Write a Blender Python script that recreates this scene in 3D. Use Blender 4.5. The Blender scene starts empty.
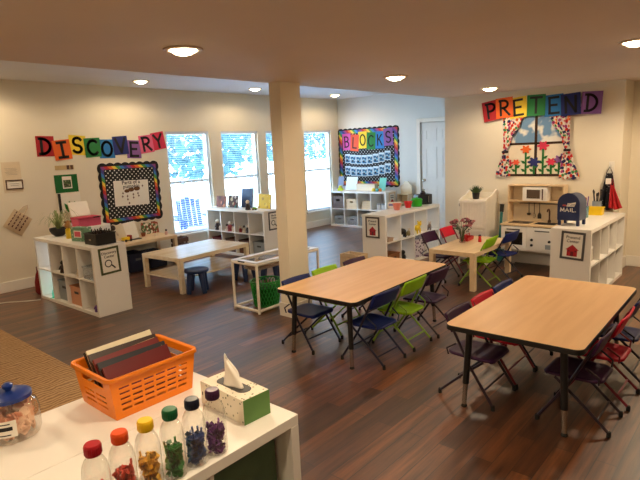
import bpy, bmesh, math, random
from mathutils import Vector, Matrix, Euler
random.seed(7)
PI = math.pi
SC = bpy.context.scene
COL = SC.collection

# ------------------------------------------------------------------ materials
def lin(c):
    c = c / 255.0
    return c / 12.92 if c <= 0.04045 else ((c + 0.055) / 1.055) ** 2.4
def rgb(r, g, b): return (lin(r), lin(g), lin(b), 1.0)

def new_mat(name):
    m = bpy.data.materials.new(name); m.use_nodes = True
    nt = m.node_tree
    return m, nt, nt.nodes['Principled BSDF'], nt.nodes, nt.links

def mat(name, col, rough=0.5, metal=0.0, var=0.06, scale=18.0, spec=0.5, bump=0.0):
    """plain painted / plastic / paper surface with a little procedural mottling"""
    m, nt, b, N, L = new_mat(name)
    b.inputs['Roughness'].default_value = rough
    b.inputs['Metallic'].default_value = metal
    b.inputs['Specular IOR Level'].default_value = spec
    tc = N.new('ShaderNodeTexCoord'); nz = N.new('ShaderNodeTexNoise')
    nz.inputs['Scale'].default_value = scale; nz.inputs['Detail'].default_value = 3
    L.new(tc.outputs['Object'], nz.inputs['Vector'])
    mx = N.new('ShaderNodeMixRGB'); mx.blend_type = 'MULTIPLY'
    mx.inputs['Color1'].default_value = col
    rp = N.new('ShaderNodeValToRGB')
    lo = 1 - var
    rp.color_ramp.elements[0].color = (lo, lo, lo, 1); rp.color_ramp.elements[0].position = .3
    rp.color_ramp.elements[1].color = (1, 1, 1, 1); rp.color_ramp.elements[1].position = .7
    L.new(nz.outputs['Fac'], rp.inputs['Fac']); L.new(rp.outputs['Color'], mx.inputs['Color2'])
    mx.inputs['Fac'].default_value = 1
    L.new(mx.outputs['Color'], b.inputs['Base Color'])
    if bump:
        bp = N.new('ShaderNodeBump'); bp.inputs['Strength'].default_value = bump; bp.inputs['Distance'].default_value = .01
        L.new(nz.outputs['Fac'], bp.inputs['Height']); L.new(bp.outputs['Normal'], b.inputs['Normal'])
    return m

def wood(name, c1, c2, rough=0.45, scale=2.2, axis=0, spec=.5):
    m, nt, b, N, L = new_mat(name)
    b.inputs['Roughness'].default_value = rough
    b.inputs['Specular IOR Level'].default_value = spec
    tc = N.new('ShaderNodeTexCoord'); mp = N.new('ShaderNodeMapping')
    s = [14, 14, 14]; s[axis] = 1.2
    mp.inputs['Scale'].default_value = s
    nz = N.new('ShaderNodeTexNoise'); nz.inputs['Scale'].default_value = scale; nz.inputs['Detail'].default_value = 5
    rp = N.new('ShaderNodeValToRGB')
    rp.color_ramp.elements[0].color = c1; rp.color_ramp.elements[0].position = .3
    rp.color_ramp.elements[1].color = c2; rp.color_ramp.elements[1].position = .7
    L.new(tc.outputs['Object'], mp.inputs['Vector']); L.new(mp.outputs['Vector'], nz.inputs['Vector'])
    L.new(nz.outputs['Fac'], rp.inputs['Fac']); L.new(rp.outputs['Color'], b.inputs['Base Color'])
    return m

def floor_mat():
    m, nt, b, N, L = new_mat('vinyl_plank_floor')
    tc = N.new('ShaderNodeTexCoord')
    br = N.new('ShaderNodeTexBrick')
    br.offset = .37; br.inputs['Scale'].default_value = 1
    br.inputs['Brick Width'].default_value = .95; br.inputs['Row Height'].default_value = .105
    br.inputs['Mortar Size'].default_value = .0025; br.inputs['Bias'].default_value = 0
    br.inputs['Color1'].default_value = rgb(122, 74, 40); br.inputs['Color2'].default_value = rgb(66, 38, 21)
    br.inputs['Mortar'].default_value = rgb(44, 30, 24)
    L.new(tc.outputs['Object'], br.inputs['Vector'])
    mp = N.new('ShaderNodeMapping'); mp.inputs['Scale'].default_value = (1.1, 16, 1)
    nz = N.new('ShaderNodeTexNoise'); nz.inputs['Scale'].default_value = 1.6; nz.inputs['Detail'].default_value = 6
    nz.inputs['Roughness'].default_value = .65
    L.new(tc.outputs['Object'], mp.inputs['Vector']); L.new(mp.outputs['Vector'], nz.inputs['Vector'])
    rp = N.new('ShaderNodeValToRGB')
    rp.color_ramp.elements[0].color = (.32, .29, .27, 1); rp.color_ramp.elements[0].position = .34
    rp.color_ramp.elements[1].color = (1.4, 1.36, 1.32, 1); rp.color_ramp.elements[1].position = .66
    L.new(nz.outputs['Fac'], rp.inputs['Fac'])
    mx = N.new('ShaderNodeMixRGB'); mx.blend_type = 'MULTIPLY'; mx.inputs['Fac'].default_value = 1
    L.new(br.outputs['Color'], mx.inputs['Color1']); L.new(rp.outputs['Color'], mx.inputs['Color2'])
    L.new(mx.outputs['Color'], b.inputs['Base Color'])
    b.inputs['Coat Weight'].default_value = .35; b.inputs['Coat Roughness'].default_value = .4; b.inputs['Roughness'].default_value = .42; b.inputs['Specular IOR Level'].default_value = .95
    bp = N.new('ShaderNodeBump'); bp.inputs['Strength'].default_value = .06; bp.inputs['Distance'].default_value = .004
    L.new(nz.outputs['Fac'], bp.inputs['Height']); L.new(bp.outputs['Normal'], b.inputs['Normal'])
    return m

def rug_mat():
    m, nt, b, N, L = new_mat('woven_jute')
    tc = N.new('ShaderNodeTexCoord')
    w = N.new('ShaderNodeTexWave'); w.wave_type = 'BANDS'; w.bands_direction = 'Y'
    w.inputs['Scale'].default_value = 8; w.inputs['Distortion'].default_value = 7; w.inputs['Detail'].default_value = 3
    L.new(tc.outputs['Object'], w.inputs['Vector'])
    nz = N.new('ShaderNodeTexNoise'); nz.inputs['Scale'].default_value = 60; L.new(tc.outputs['Object'], nz.inputs['Vector'])
    ad = N.new('ShaderNodeMath'); ad.operation = 'MULTIPLY_ADD'; ad.inputs[1].default_value = .6
    L.new(w.outputs['Fac'], ad.inputs[0]); 
    m2 = N.new('ShaderNodeMath'); m2.operation = 'MULTIPLY'; m2.inputs[1].default_value = .5
    L.new(nz.outputs['Fac'], m2.inputs[0]); L.new(m2.outputs[0], ad.inputs[2])
    rp = N.new('ShaderNodeValToRGB')
    rp.color_ramp.elements[0].color = rgb(132, 98, 60); rp.color_ramp.elements[0].position = .2
    rp.color_ramp.elements[1].color = rgb(190, 152, 108); rp.color_ramp.elements[1].position = .8
    L.new(ad.outputs[0], rp.inputs['Fac']); L.new(rp.outputs['Color'], b.inputs['Base Color'])
    b.inputs['Roughness'].default_value = .95
    bp = N.new('ShaderNodeBump'); bp.inputs['Strength'].default_value = .6; bp.inputs['Distance'].default_value = .01
    L.new(ad.outputs[0], bp.inputs['Height']); L.new(bp.outputs['Normal'], b.inputs['Normal'])
    return m

def dots_mat(name, base, dot, scale=22, r=.24, ax=('X', 'Z'), rough=.7):
    """staggered polka dots in the object's own wall plane"""
    m, nt, b, N, L = new_mat(name)
    tc = N.new('ShaderNodeTexCoord'); sp = N.new('ShaderNodeSeparateXYZ'); L.new(tc.outputs['Object'], sp.inputs[0])
    def mth(op, a, bb=None):
        n = N.new('ShaderNodeMath'); n.operation = op
        for i, v in enumerate((a, bb)):
            if v is None: continue
            if isinstance(v, (int, float)): n.inputs[i].default_value = v
            else: L.new(v, n.inputs[i])
        return n.outputs[0]
    x, y = sp.outputs[ax[0]], sp.outputs[ax[1]]
    u = mth('MULTIPLY', mth('ADD', x, y), scale * .7071); v = mth('MULTIPLY', mth('SUBTRACT', x, y), scale * .7071)
    fu = mth('SUBTRACT', mth('FRACT', u), .5); fv = mth('SUBTRACT', mth('FRACT', v), .5)
    d = mth('SQRT', mth('ADD', mth('MULTIPLY', fu, fu), mth('MULTIPLY', fv, fv)))
    f = mth('LESS_THAN', d, r)
    mx = N.new('ShaderNodeMixRGB'); mx.inputs['Color1'].default_value = base; mx.inputs['Color2'].default_value = dot
    L.new(f, mx.inputs['Fac']); L.new(mx.outputs['Color'], b.inputs['Base Color'])
    b.inputs['Roughness'].default_value = rough
    return m

def rainbow_mat(name):
    m, nt, b, N, L = new_mat(name)
    tc = N.new('ShaderNodeTexCoord'); sp = N.new('ShaderNodeSeparateXYZ'); L.new(tc.outputs['Object'], sp.inputs[0])
    ad = N.new('ShaderNodeMath'); ad.operation = 'ADD'; L.new(sp.outputs['X'], ad.inputs[0]); L.new(sp.outputs['Z'], ad.inputs[1])
    mu = N.new('ShaderNodeMath'); mu.operation = 'MULTIPLY'; mu.inputs[1].default_value = 2.3; L.new(ad.outputs[0], mu.inputs[0])
    fr = N.new('ShaderNodeMath'); fr.operation = 'FRACT'; L.new(mu.outputs[0], fr.inputs[0])
    rp = N.new('ShaderNodeValToRGB'); rp.color_ramp.interpolation = 'CONSTANT'
    cs = [(190, 40, 45), (225, 110, 40), (235, 205, 60), (70, 150, 70), (50, 120, 190), (60, 60, 140), (140, 60, 130)]
    e = rp.color_ramp.elements
    e[0].color = rgb(*cs[0]); e[0].position = 0; e[1].color = rgb(*cs[1]); e[1].position = 1 / 7
    for i in range(2, 7):
        k = e.new(i / 7); k.color = rgb(*cs[i])
    L.new(fr.outputs[0], rp.inputs['Fac']); L.new(rp.outputs['Color'], b.inputs['Base Color'])
    b.inputs['Roughness'].default_value = .6
    return m

def spots_mat(name, base, cols, scale=26, thr=.34, rough=.85, keep=.85):
    """printed fabric / paper: scattered coloured blots (voronoi cells)"""
    m, nt, b, N, L = new_mat(name)
    tc = N.new('ShaderNodeTexCoord'); vo = N.new('ShaderNodeTexVoronoi'); vo.inputs['Scale'].default_value = scale
    L.new(tc.outputs['Object'], vo.inputs['Vector'])
    sp = N.new('ShaderNodeSeparateColor'); L.new(vo.outputs['Color'], sp.inputs[0])
    rp = N.new('ShaderNodeValToRGB'); rp.color_ramp.interpolation = 'CONSTANT'
    e = rp.color_ramp.elements
    n = len(cols)
    e[0].color = cols[0]; e[0].position = 0; e[1].color = cols[1 % n]; e[1].position = 1 / n
    for i in range(2, n):
        k = e.new(i / n); k.color = cols[i]
    L.new(sp.outputs[0], rp.inputs['Fac'])
    lt = N.new('ShaderNodeMath'); lt.operation = 'LESS_THAN'; lt.inputs[1].default_value = thr; L.new(vo.outputs['Distance'], lt.inputs[0])
    kp = N.new('ShaderNodeMath'); kp.operation = 'LESS_THAN'; kp.inputs[1].default_value = keep; L.new(sp.outputs[1], kp.inputs[0])
    mu = N.new('ShaderNodeMath'); mu.operation = 'MULTIPLY'; L.new(lt.outputs[0], mu.inputs[0]); L.new(kp.outputs[0], mu.inputs[1])
    mx = N.new('ShaderNodeMixRGB'); mx.inputs['Color1'].default_value = base
    L.new(rp.outputs['Color'], mx.inputs['Color2']); L.new(mu.outputs[0], mx.inputs['Fac'])
    L.new(mx.outputs['Color'], b.inputs['Base Color']); b.inputs['Roughness'].default_value = rough
    return m

def cloud_mat():
    m, nt, b, N, L = new_mat('painted_sky_paper')
    tc = N.new('ShaderNodeTexCoord'); nz = N.new('ShaderNodeTexNoise'); nz.inputs['Scale'].default_value = 5.5; nz.inputs['Detail'].default_value = 2
    L.new(tc.outputs['Object'], nz.inputs['Vector'])
    rp = N.new('ShaderNodeValToRGB'); e = rp.color_ramp.elements
    e[0].position = .5; e[0].color = rgb(112, 150, 188); e[1].position = .58; e[1].color = rgb(228, 226, 216)
    L.new(nz.outputs['Fac'], rp.inputs['Fac']); L.new(rp.outputs['Color'], b.inputs['Base Color']); b.inputs['Roughness'].default_value = .9
    return m

def clear_mat(name, tint=(1, 1, 1, 1), gl=.10, rough=.05, milky=0.0, milk=(1, 1, 1, 1)):
    """thin clear sheet: lets light straight through, with a fresnel gloss"""
    m, nt, b, N, L = new_mat(name)
    N.remove(b); out = N['Material Output']
    tr = N.new('ShaderNodeBsdfTransparent'); tr.inputs['Color'].default_value = tint
    g = N.new('ShaderNodeBsdfGlossy'); g.inputs['Roughness'].default_value = rough
    lw = N.new('ShaderNodeLayerWeight'); lw.inputs['Blend'].default_value = .35
    ma = N.new('ShaderNodeMath'); ma.operation = 'MULTIPLY_ADD'; ma.inputs[1].default_value = gl * 3; ma.inputs[2].default_value = gl * .4
    L.new(lw.outputs['Facing'], ma.inputs[0])
    mx = N.new('ShaderNodeMixShader'); L.new(ma.outputs[0], mx.inputs['Fac'])
    src = tr
    if milky:
        df = N.new('ShaderNodeBsdfDiffuse'); df.inputs['Color'].default_value = milk
        m2 = N.new('ShaderNodeMixShader'); m2.inputs['Fac'].default_value = milky
        L.new(tr.outputs[0], m2.inputs[1]); L.new(df.outputs[0], m2.inputs[2]); src = m2
    L.new(src.outputs[0], mx.inputs[1]); L.new(g.outputs[0], mx.inputs[2])
    L.new(mx.outputs[0], out.inputs['Surface'])
    return m

def glow(name, col, strength):
    m, nt, b, N, L = new_mat(name)
    b.inputs['Base Color'].default_value = (1, 1, 1, 1)
    b.inputs['Emission Color'].default_value = col; b.inputs['Emission Strength'].default_value = strength
    return m

WALL = mat('cream_wall_paint', rgb(234, 224, 202), .85, var=.03, scale=3)
WALLB = mat('pale_wall_paint', rgb(222, 224, 220), .85, var=.03, scale=3)
CEIL = mat('ceiling_paint', rgb(224, 208, 190), .95, var=.04, scale=2)
CEILF = mat('ceiling_paint_white', rgb(226, 226, 226), .95, var=.03, scale=2)
BLOCKM = mat('light_blocker_paint', rgb(220, 216, 208), .7)
TRIM = mat('white_trim_paint', rgb(236, 230, 218), .45, var=.02)
FLOOR = floor_mat(); RUG = rug_mat()
WHITE = mat('white_foil_board', rgb(240, 236, 228), .4, var=.02, scale=4)
WHITE2 = mat('white_back_board', rgb(226, 224, 222), .6, var=.02, scale=4)
LAM = wood('maple_laminate', rgb(226, 178, 124), rgb(238, 194, 140), .42, 1.0)
BIRCH = wood('birch_foil', rgb(214, 184, 142), rgb(232, 206, 166), .45, 1.0)
BIRCH2 = wood('birch_foil_pale', rgb(216, 196, 160), rgb(234, 216, 184), .24, 1.0)
DWOOD = wood('walnut_stain', rgb(70, 44, 30), rgb(98, 64, 44), .5, 1.2)
BLACK = mat('black_plastic', rgb(22, 20, 20), .4, var=.1)
BLKRUB = mat('black_rubber', rgb(18, 17, 17), .7, var=.1)
CHROME = mat('chrome_steel', rgb(190, 184, 174), .22, 1.0, var=.05)
DGREY = mat('dark_grey_paint', rgb(64, 62, 60), .5)
INK = mat('black_marker_ink', rgb(20, 16, 18), .7, var=.1)
PAPER = mat('white_paper', rgb(240, 234, 222), .9, var=.03)
PVC = mat('white_pvc_pipe', rgb(240, 232, 218), .35, var=.02)
CH = {'blue': mat('navy_blue_chair_enamel', rgb(20, 36, 104), .5, var=.1, spec=.3),
      'green': mat('lime_green_chair_enamel', rgb(150, 200, 14), .5, var=.06, spec=.3),
      'purple': mat('plum_chair_enamel', rgb(58, 22, 62), .5, var=.1, spec=.3),
      'red': mat('raspberry_red_chair_enamel', rgb(214, 16, 52), .5, var=.06, spec=.3)}
CHT = {'blue': mat('navy_tube_enamel', rgb(26, 28, 52), .35), 'green': mat('lime_tube_enamel', rgb(138, 176, 40), .35),
       'purple': mat('plum_tube_enamel', rgb(42, 26, 40), .35), 'red': mat('red_tube_enamel', rgb(130, 24, 44), .35)}
CARD = {'red': rgb(178, 38, 44), 'orange': rgb(232, 104, 36), 'yellow': rgb(240, 208, 60), 'green': rgb(44, 126, 66),
        'blue': rgb(46, 122, 188), 'navy': rgb(40, 48, 112), 'purple': rgb(138, 92, 156), 'pink': rgb(226, 104, 136),
        'crimson': rgb(214, 52, 82), 'magenta': rgb(204, 86, 160), 'coral': rgb(232, 92, 62)}
CARDM = {k: mat(k + '_card', v, .85, var=.04) for k, v in CARD.items()}

# ------------------------------------------------------------------ mesh builder
class MB:
    def __init__(s): s.bm = bmesh.new()
    def face(s, pts):
        try: return s.bm.faces.new([s.bm.verts.new(p) for p in pts])
        except ValueError: return None
    def box(s, x0, y0, z0, x1, y1, z1, M=None):
        P = [Vector((x, y, z)) for z in (z0, z1) for y in (y0, y1) for x in (x0, x1)]
        if M is not None: P = [M @ p for p in P]
        v = [s.bm.verts.new(p) for p in P]
        for f in ((0, 2, 3, 1), (4, 5, 7, 6), (0, 1, 5, 4), (2, 6, 7, 3), (0, 4, 6, 2), (1, 3, 7, 5)):
            s.bm.faces.new([v[i] for i in f])
        return s
    def tube(s, pts, r, n=8, cap=True):
        pts = [Vector(p) for p in pts]; rings = []
        rr = r if isinstance(r, (list, tuple)) else [r] * len(pts)
        up0 = None
        for i, p in enumerate(pts):
            d = (pts[min(i + 1, len(pts) - 1)] - pts[max(i - 1, 0)]).normalized()
            if up0 is None: up0 = Vector((0, 0, 1)) if abs(d.z) < .9 else Vector((1, 0, 0))
            a = d.cross(up0)
            if a.length < 1e-4: a = d.cross(Vector((0, 1, 0)))
            a.normalize(); b = a.cross(d).normalized(); up0 = b
            rings.append([s.bm.verts.new(p + (a * math.cos(2 * PI * k / n) + b * math.sin(2 * PI * k / n)) * rr[i]) for k in range(n)])
        for A, B in zip(rings, rings[1:]):
            for k in range(n):
                s.bm.faces.new((A[k], A[(k + 1) % n], B[(k + 1) % n], B[k]))
        if cap:
            s.bm.faces.new(list(reversed(rings[0]))); s.bm.faces.new(rings[-1])
        return s
    def lathe(s, prof, c=(0, 0, 0), n=24, M=None, capb=True, capt=True, sx=1, sy=1):
        rings = []
        for r, z in prof:
            ring = []
            for k in range(n):
                p = Vector((c[0] + sx * r * math.cos(2 * PI * k / n), c[1] + sy * r * math.sin(2 * PI * k / n), c[2] + z))
                if M is not None: p = M @ p
                ring.append(s.bm.verts.new(p))
            rings.append(ring)
        for A, B in zip(rings, rings[1:]):
            for k in range(n):
                s.bm.faces.new((A[k], A[(k + 1) % n], B[(k + 1) % n], B[k]))
        if capb: s.bm.faces.new(list(reversed(rings[0])))
        if capt: s.bm.faces.new(rings[-1])
        return s
    def prism(s, poly, y0, y1, M=None):
        """polygon in local x,z pushed through y"""
        A = [Vector((p[0], y0, p[1])) for p in poly]; B = [Vector((p[0], y1, p[1])) for p in poly]
        if M is not None: A = [M @ p for p in A]; B = [M @ p for p in B]
        A = [s.bm.verts.new(p) for p in A]; B = [s.bm.verts.new(p) for p in B]
        s.bm.faces.new(A); s.bm.faces.new(list(reversed(B)))
        n = len(A)
        for i in range(n): s.bm.faces.new((A[i], B[i], B[(i + 1) % n], A[(i + 1) % n]))
        return s
    def prismz(s, poly, z0, z1, M=None):
        A = [Vector((p[0], p[1], z0)) for p in poly]; B = [Vector((p[0], p[1], z1)) for p in poly]
        if M is not None: A = [M @ p for p in A]; B = [M @ p for p in B]
        A = [s.bm.verts.new(p) for p in A]; B = [s.bm.verts.new(p) for p in B]
        s.bm.faces.new(list(reversed(A))); s.bm.faces.new(B)
        n = len(A)
        for i in range(n): s.bm.faces.new((A[i], A[(i + 1) % n], B[(i + 1) % n], B[i]))
        return s
    def ball(s, c, r, sx=1, sy=1, sz=1, n=10):
        m = Matrix.Translation(c) @ Matrix.Diagonal((r * sx, r * sy, r * sz, 1))
        bmesh.ops.create_uvsphere(s.bm, u_segments=n + 4, v_segments=n, radius=1, matrix=m); return s
    def grid(s, fn, nu, nv):
        V = [[s.bm.verts.new(fn(i / nu, j / nv)) for i in range(nu + 1)] for j in range(nv + 1)]
        for j in range(nv):
            for i in range(nu): s.bm.faces.new((V[j][i], V[j][i + 1], V[j + 1][i + 1], V[j + 1][i]))
        return s
    def build(s, name, m, parent=None, bevel=0, smooth=False, solid=0, seg=2, loc=None):
        bmesh.ops.recalc_face_normals(s.bm, faces=s.bm.faces[:])
        me = bpy.data.meshes.new(name); s.bm.to_mesh(me); s.bm.free()
        o = bpy.data.objects.new(name, me); COL.objects.link(o)
        if m is not None: me.materials.append(m)
        if parent is not None: o.parent = parent
        if loc is not None: o.location = loc
        if smooth:
            for p in me.polygons: p.use_smooth = True
            if smooth == 'auto':
                try: me.set_sharp_from_angle(angle=math.radians(40))
                except Exception: pass
        if solid:
            md = o.modifiers.new('thickness', 'SOLIDIFY'); md.thickness = solid; md.offset = 0
        if bevel:
            md = o.modifiers.new('edge', 'BEVEL'); md.width = bevel; md.segments = seg; md.limit_method = 'ANGLE'
        return o

def tag(o, label, cat, group=None, kind=None):
    o['label'] = label; o['category'] = cat
    if group: o['group'] = group
    if kind: o['kind'] = kind
    return o
def thing(name, label, cat, loc=(0, 0, 0), rz=0, group=None, rot=None):
    o = bpy.data.objects.new(name, None); COL.objects.link(o); o.empty_display_size = .1
    o.location = loc; o.rotation_euler = rot if rot else (0, 0, rz)
    return tag(o, label, cat, group)
def struct(o): o['kind'] = 'structure'; return o
def clone(root, label, loc=None, rz=None, parent=None):
    r = root.copy(); COL.objects.link(r)
    if parent is not None: r.parent = parent
    if label: r['label'] = label
    if loc is not None: r.location = loc
    if rz is not None: r.rotation_euler = (0, 0, rz)
    for ch in list(root.children): clone(ch, None, parent=r)
    return r
def R(d): return math.radians(d)
W_Y = 0          # yaw of things on walls that face -Y
W_X = -PI / 2    # yaw of things on walls that face -X

# ------------------------------------------------------------------ lettering
def arc(cx, cy, rx, ry, a0, a1, n=14):
    return [(cx + rx * math.cos(R(a0 + (a1 - a0) * i / n)), cy + ry * math.sin(R(a0 + (a1 - a0) * i / n))) for i in range(n + 1)]
GL = {
 'D': [[(.18, 0), (.18, 1)], [(0, 1)] + arc(.2, .5, .7, .5, 90, -90) + [(0, 0)]],
 'I': [[(.5, 0), (.5, 1)], [(.12, 1), (.88, 1)], [(.12, 0), (.88, 0)]],
 'S': [arc(.5, .74, .36, .26, 30, 270, 12) + arc(.5, .24, .38, .24, 90, -150, 12)],
 'C': [arc(.55, .5, .5, .5, 45, 315, 16)],
 'O': [arc(.5, .5, .47, .5, 0, 360, 20)],
 'V': [[(.02, 1), (.5, 0), (.98, 1)]],
 'E': [[(.15, 0), (.15, 1)], [(.1, 1), (.9, 1)], [(.15, .52), (.75, .52)], [(.1, 0), (.92, 0)]],
 'R': [[(.15, 0), (.15, 1)], [(.05, 1)] + arc(.4, .75, .42, .25, 90, -90, 10) + [(.15, .5)], [(.4, .5), (.95, 0)]],
 'Y': [[(.05, 1), (.5, .5)], [(.95, 1), (.5, .5), (.5, 0)]],
 'P': [[(.2, 0), (.2, 1)], [(.05, 1)] + arc(.45, .74, .45, .26, 90, -90, 10) + [(.2, .48)]],
 'T': [[(.5, 0), (.5, 1)], [(.02, 1), (.98, 1)]],
 'N': [[(.1, 0), (.1, 1), (.9, 0), (.9, 1)]],
 'B': [[(.15, 0), (.15, 1)], [(.05, 1)] + arc(.4, .76, .42, .24, 90, -90, 10) + [(.15, .52)], [(.4, .52)] + arc(.42, .26, .48, .26, 90, -90, 10) + [(.05, 0)]],
 'L': [[(.2, 1), (.2, 0), (.9, 0)]],
 'K': [[(.15, 0), (.15, 1)], [(.85, 1), (.18, .45)], [(.4, .6), (.92, 0)]],
 'A': [[(0, 0), (.5, 1), (1, 0)], [(.2, .38), (.8, .38)]],
 'M': [[(.0, 0), (.1, 1), (.5, .2), (.9, 1), (1, 0)]],
}
def strokes(mb, ch, x, z, w, h, t, y0, y1):
    """one hand-drawn letter as flat thick strokes in the local x-z plane"""
    for pl in GL[ch]:
        P = [Vector((x + p[0] * w, z + p[1] * h)) for p in pl]
        for a, b in zip(P, P[1:]):
            d = b - a
            if d.length < 1e-6: continue
            d.normalize(); e = d * (t * .35); n = Vector((-d.y, d.x)) * (t / 2)
            mb.prism([tuple(q) for q in (a - e - n, b + e - n, b + e + n, a - e + n)], y0, y1)
def text_mesh(mb, body, size, x, z, y, align='CENTER', ext=.0006, tilt=0):
    c = bpy.data.curves.new('lettering', 'FONT'); c.body = body; c.size = size; c.align_x = align; c.align_y = 'CENTER'
    c.extrude = ext; c.resolution_u = 2; c.offset = size * .012
    o = bpy.data.objects.new('lettering', c); COL.objects.link(o)
    me = bpy.data.meshes.new_from_object(o.evaluated_get(bpy.context.evaluated_depsgraph_get()))
    bpy.data.objects.remove(o); bpy.data.curves.remove(c)
    me.transform(Matrix.Translation((x, y, z)) @ Matrix.Rotation(tilt, 4, 'Y') @ Matrix.Rotation(PI / 2, 4, 'X'))
    mb.bm.from_mesh(me); bpy.data.meshes.remove(me)
    return mb

def letter_card(word, ch, idx, loc, yaw, w, h, tilt, colour, group, lw=.62, lh=.7, t=.03, note=None):
    ords = ['first', 'second', 'third', 'fourth', 'fifth', 'sixth', 'seventh', 'eighth', 'ninth']
    lab = '%s paper card with a dark letter %s, %s card of the wall word %s' % (colour, ch, ords[idx], word)
    th = thing('letter_card', lab, 'letter card', loc, 0, group)
    th.rotation_euler = Euler((0, 0, yaw))
    M = Matrix.Rotation(tilt, 4, 'Y')
    c = MB(); c.box(-w / 2, -.003, -h / 2, w / 2, 0, h / 2, M); c.build('card', CARDM[colour], th)
    l = MB(); strokes(l, ch, -w * lw / 2, -h * lh / 2, w * lw, h * lh, t, -.005, -.0031); l.bm.transform(M)
    l.build('letter', INK, th)
    return th

# ------------------------------------------------------------------ room
XP, XB, YD, YS = 7.25, 9.44, 7.64, 3.83
ZC, ZF = 2.342, 2.747
WX = [(4.97, 5.84), (6.10, 6.99), (7.20, 8.08), (8.30, 9.18)]
WZ0, WZ1 = .36, 2.075
XN, YN, XR = -2.2, -2.6, 7.72      # walls behind the camera, recess wall on the right

struct(MB().box(XN - .1, YN - .1, -.1, XB + .1, YD + .15, 0).build('floor', FLOOR))
struct(MB().box(XN - .1, YN - .1, ZC, XR + .1, YS, ZC + .5).build('ceiling', CEIL))
struct(MB().box(XN - .1, YS + .001, ZF, XB + .15, YD + .15, ZF + .1).build('ceiling_far', CEILF))
# window wall with four real openings
wb = MB()
xs = [XN - .1] + [v for w in WX for v in w] + [XB + .15]
for i in range(0, len(xs), 2): wb.box(xs[i], YD, 0, xs[i + 1], YD + .15, ZF)
for a, b in WX:
    wb.box(a, YD, 0, b, YD + .15, WZ0); wb.box(a, YD, WZ1, b, YD + .15, ZF)
struct(wb.build('wall_left', WALL))
# door wall with an opening for the door
DY0, DY1, DZ = 4.72, 5.53, 2.11
d = MB(); d.box(XB, DY1, 0, XB + .15, YD, ZF); d.box(XB, YS - .02, 0, XB + .15, DY0, ZF); d.box(XB, DY0, DZ, XB + .15, DY1, ZF)
struct(d.build('wall_back', WALLB))
struct(MB().box(XB + .056, DY0 - .05, 0, XB + .14, DY1 + .05, DZ + .05).build('door_light_blocker', BLOCKM))  # added box, stops sky light leaking in around the door
struct(MB().box(XP, 1.48, 0, XB + .15, YS, ZC).box(XP, YS - .02, ZC, XB + .15, YS, ZF).build('wall_front_corner', WALL))
struct(MB().box(XR, YN - .1, 0, XR + .1, 1.48, ZC).build('wall_right', WALL))
struct(MB().box(XN - .1, YN - .1, 0, XN, YD, ZF).build('wall_rear', WALL))
struct(MB().box(XN, YN - .1, 0, XR, YN, ZC).build('wall_side', WALL))
struct(MB().box(3.69, 3.68, 0, 3.97, YS, ZC).build('column', WALL))
BBH = .14
def base(name, x0, y0, x1, y1):
    o = MB().box(x0, y0, 0, x1, y1, BBH).build(name, TRIM, bevel=.004); return struct(o)
base('baseboard_left', XN, YD - .016, XB, YD)
base('baseboard_back', XB - .016, DY1 + .09, XB, YD - .016)
base('baseboard_pretend', XP - .016, 1.48, XP, YS)
struct(MB().box(XP, 1.464, 0, XR - .016, 1.48, BBH).build('baseboard_return', TRIM))
base('baseboard_right', XR - .016, YN, XR, 1.464)
struct(MB().box(3.675, 3.665, 0, 3.985, 3.68, BBH).box(3.675, 3.68, 0, 3.69, YS + .015, BBH).box(3.97, 3.68, 0, 3.985, YS + .015, BBH)
       .box(3.69, YS, 0, 3.97, YS + .015, BBH).build('baseboard_column', TRIM))

# windows
GLASS = clear_mat('window_glass', (.97, .99, 1, 1), .05)
BLIND = mat('white_blind_slat', rgb(214, 222, 236), .5, var=.02)
wl = ['nearest the word DISCOVERY', 'second from the left', 'partly behind the tan column', 'beside the corner next to the BLOCKS board']
for i, (a, b) in enumerate(WX):
    m = MB()
    y0, y1 = YD + .04, YD + .12
    f = .045
    m.box(a, y0, WZ0, a + f, y1, WZ1).box(b - f, y0, WZ0, b, y1, WZ1).box(a + f, y0, WZ0, b - f, y1, WZ0 + f).box(a + f, y0, WZ1 - f, b - f, y1, WZ1)
    zm = (WZ0 + WZ1) / 2 + .02
    m.box(a + f, y0 + .01, zm - .025, b - f, y1 - .01, zm + .025)
    w = struct(m.build('window_%d' % (i + 1), TRIM))
    MB().box(a + f, YD + .075, WZ0 + f, b - f, YD + .081, zm - .025).build('pane', GLASS, w)
    MB().box(a + f, YD + .095, zm + .025, b - f, YD + .101, WZ1 - f).build('pane', GLASS, w)
    MB().box(a - .04, YD - .05, WZ0 - .03, b + .04, YD + .04, WZ0).build('sill', TRIM, w, bevel=.004)
    # raised slat blind, slats tilted almost flat
    t = thing('window_blind', 'white slatted blind over the window %s' % wl[i], 'blind', ((a + b) / 2, YD + .022, WZ1))
    hw = (b - a) / 2 - .012
    MB().box(-hw, -.018, -.04, hw, .016, -.001).build('head_rail', BLIND, t)
    s = MB(); z = -.06; k = 0
    while z > -(WZ1 - WZ0) + .05:
        s.box(-hw, -.0145, -.0008, hw, .0145, .0008, Matrix.Translation((0, 0, z)) @ Matrix.Rotation(R(-5), 4, 'X')); z -= .036
    s.build('slats', BLIND, t)
    c = MB()
    for x in (-hw * .7, hw * .7): c.tube([(x, 0, -.04), (x, 0, -(WZ1 - WZ0) + .03)], .0015, 5)
    c.build('cord', BLIND, t)
    MB().box(-hw, -.014, -(WZ1 - WZ0) + .004, hw, .014, -(WZ1 - WZ0) + .028).build('bottom_rail', BLIND, t)

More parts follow.
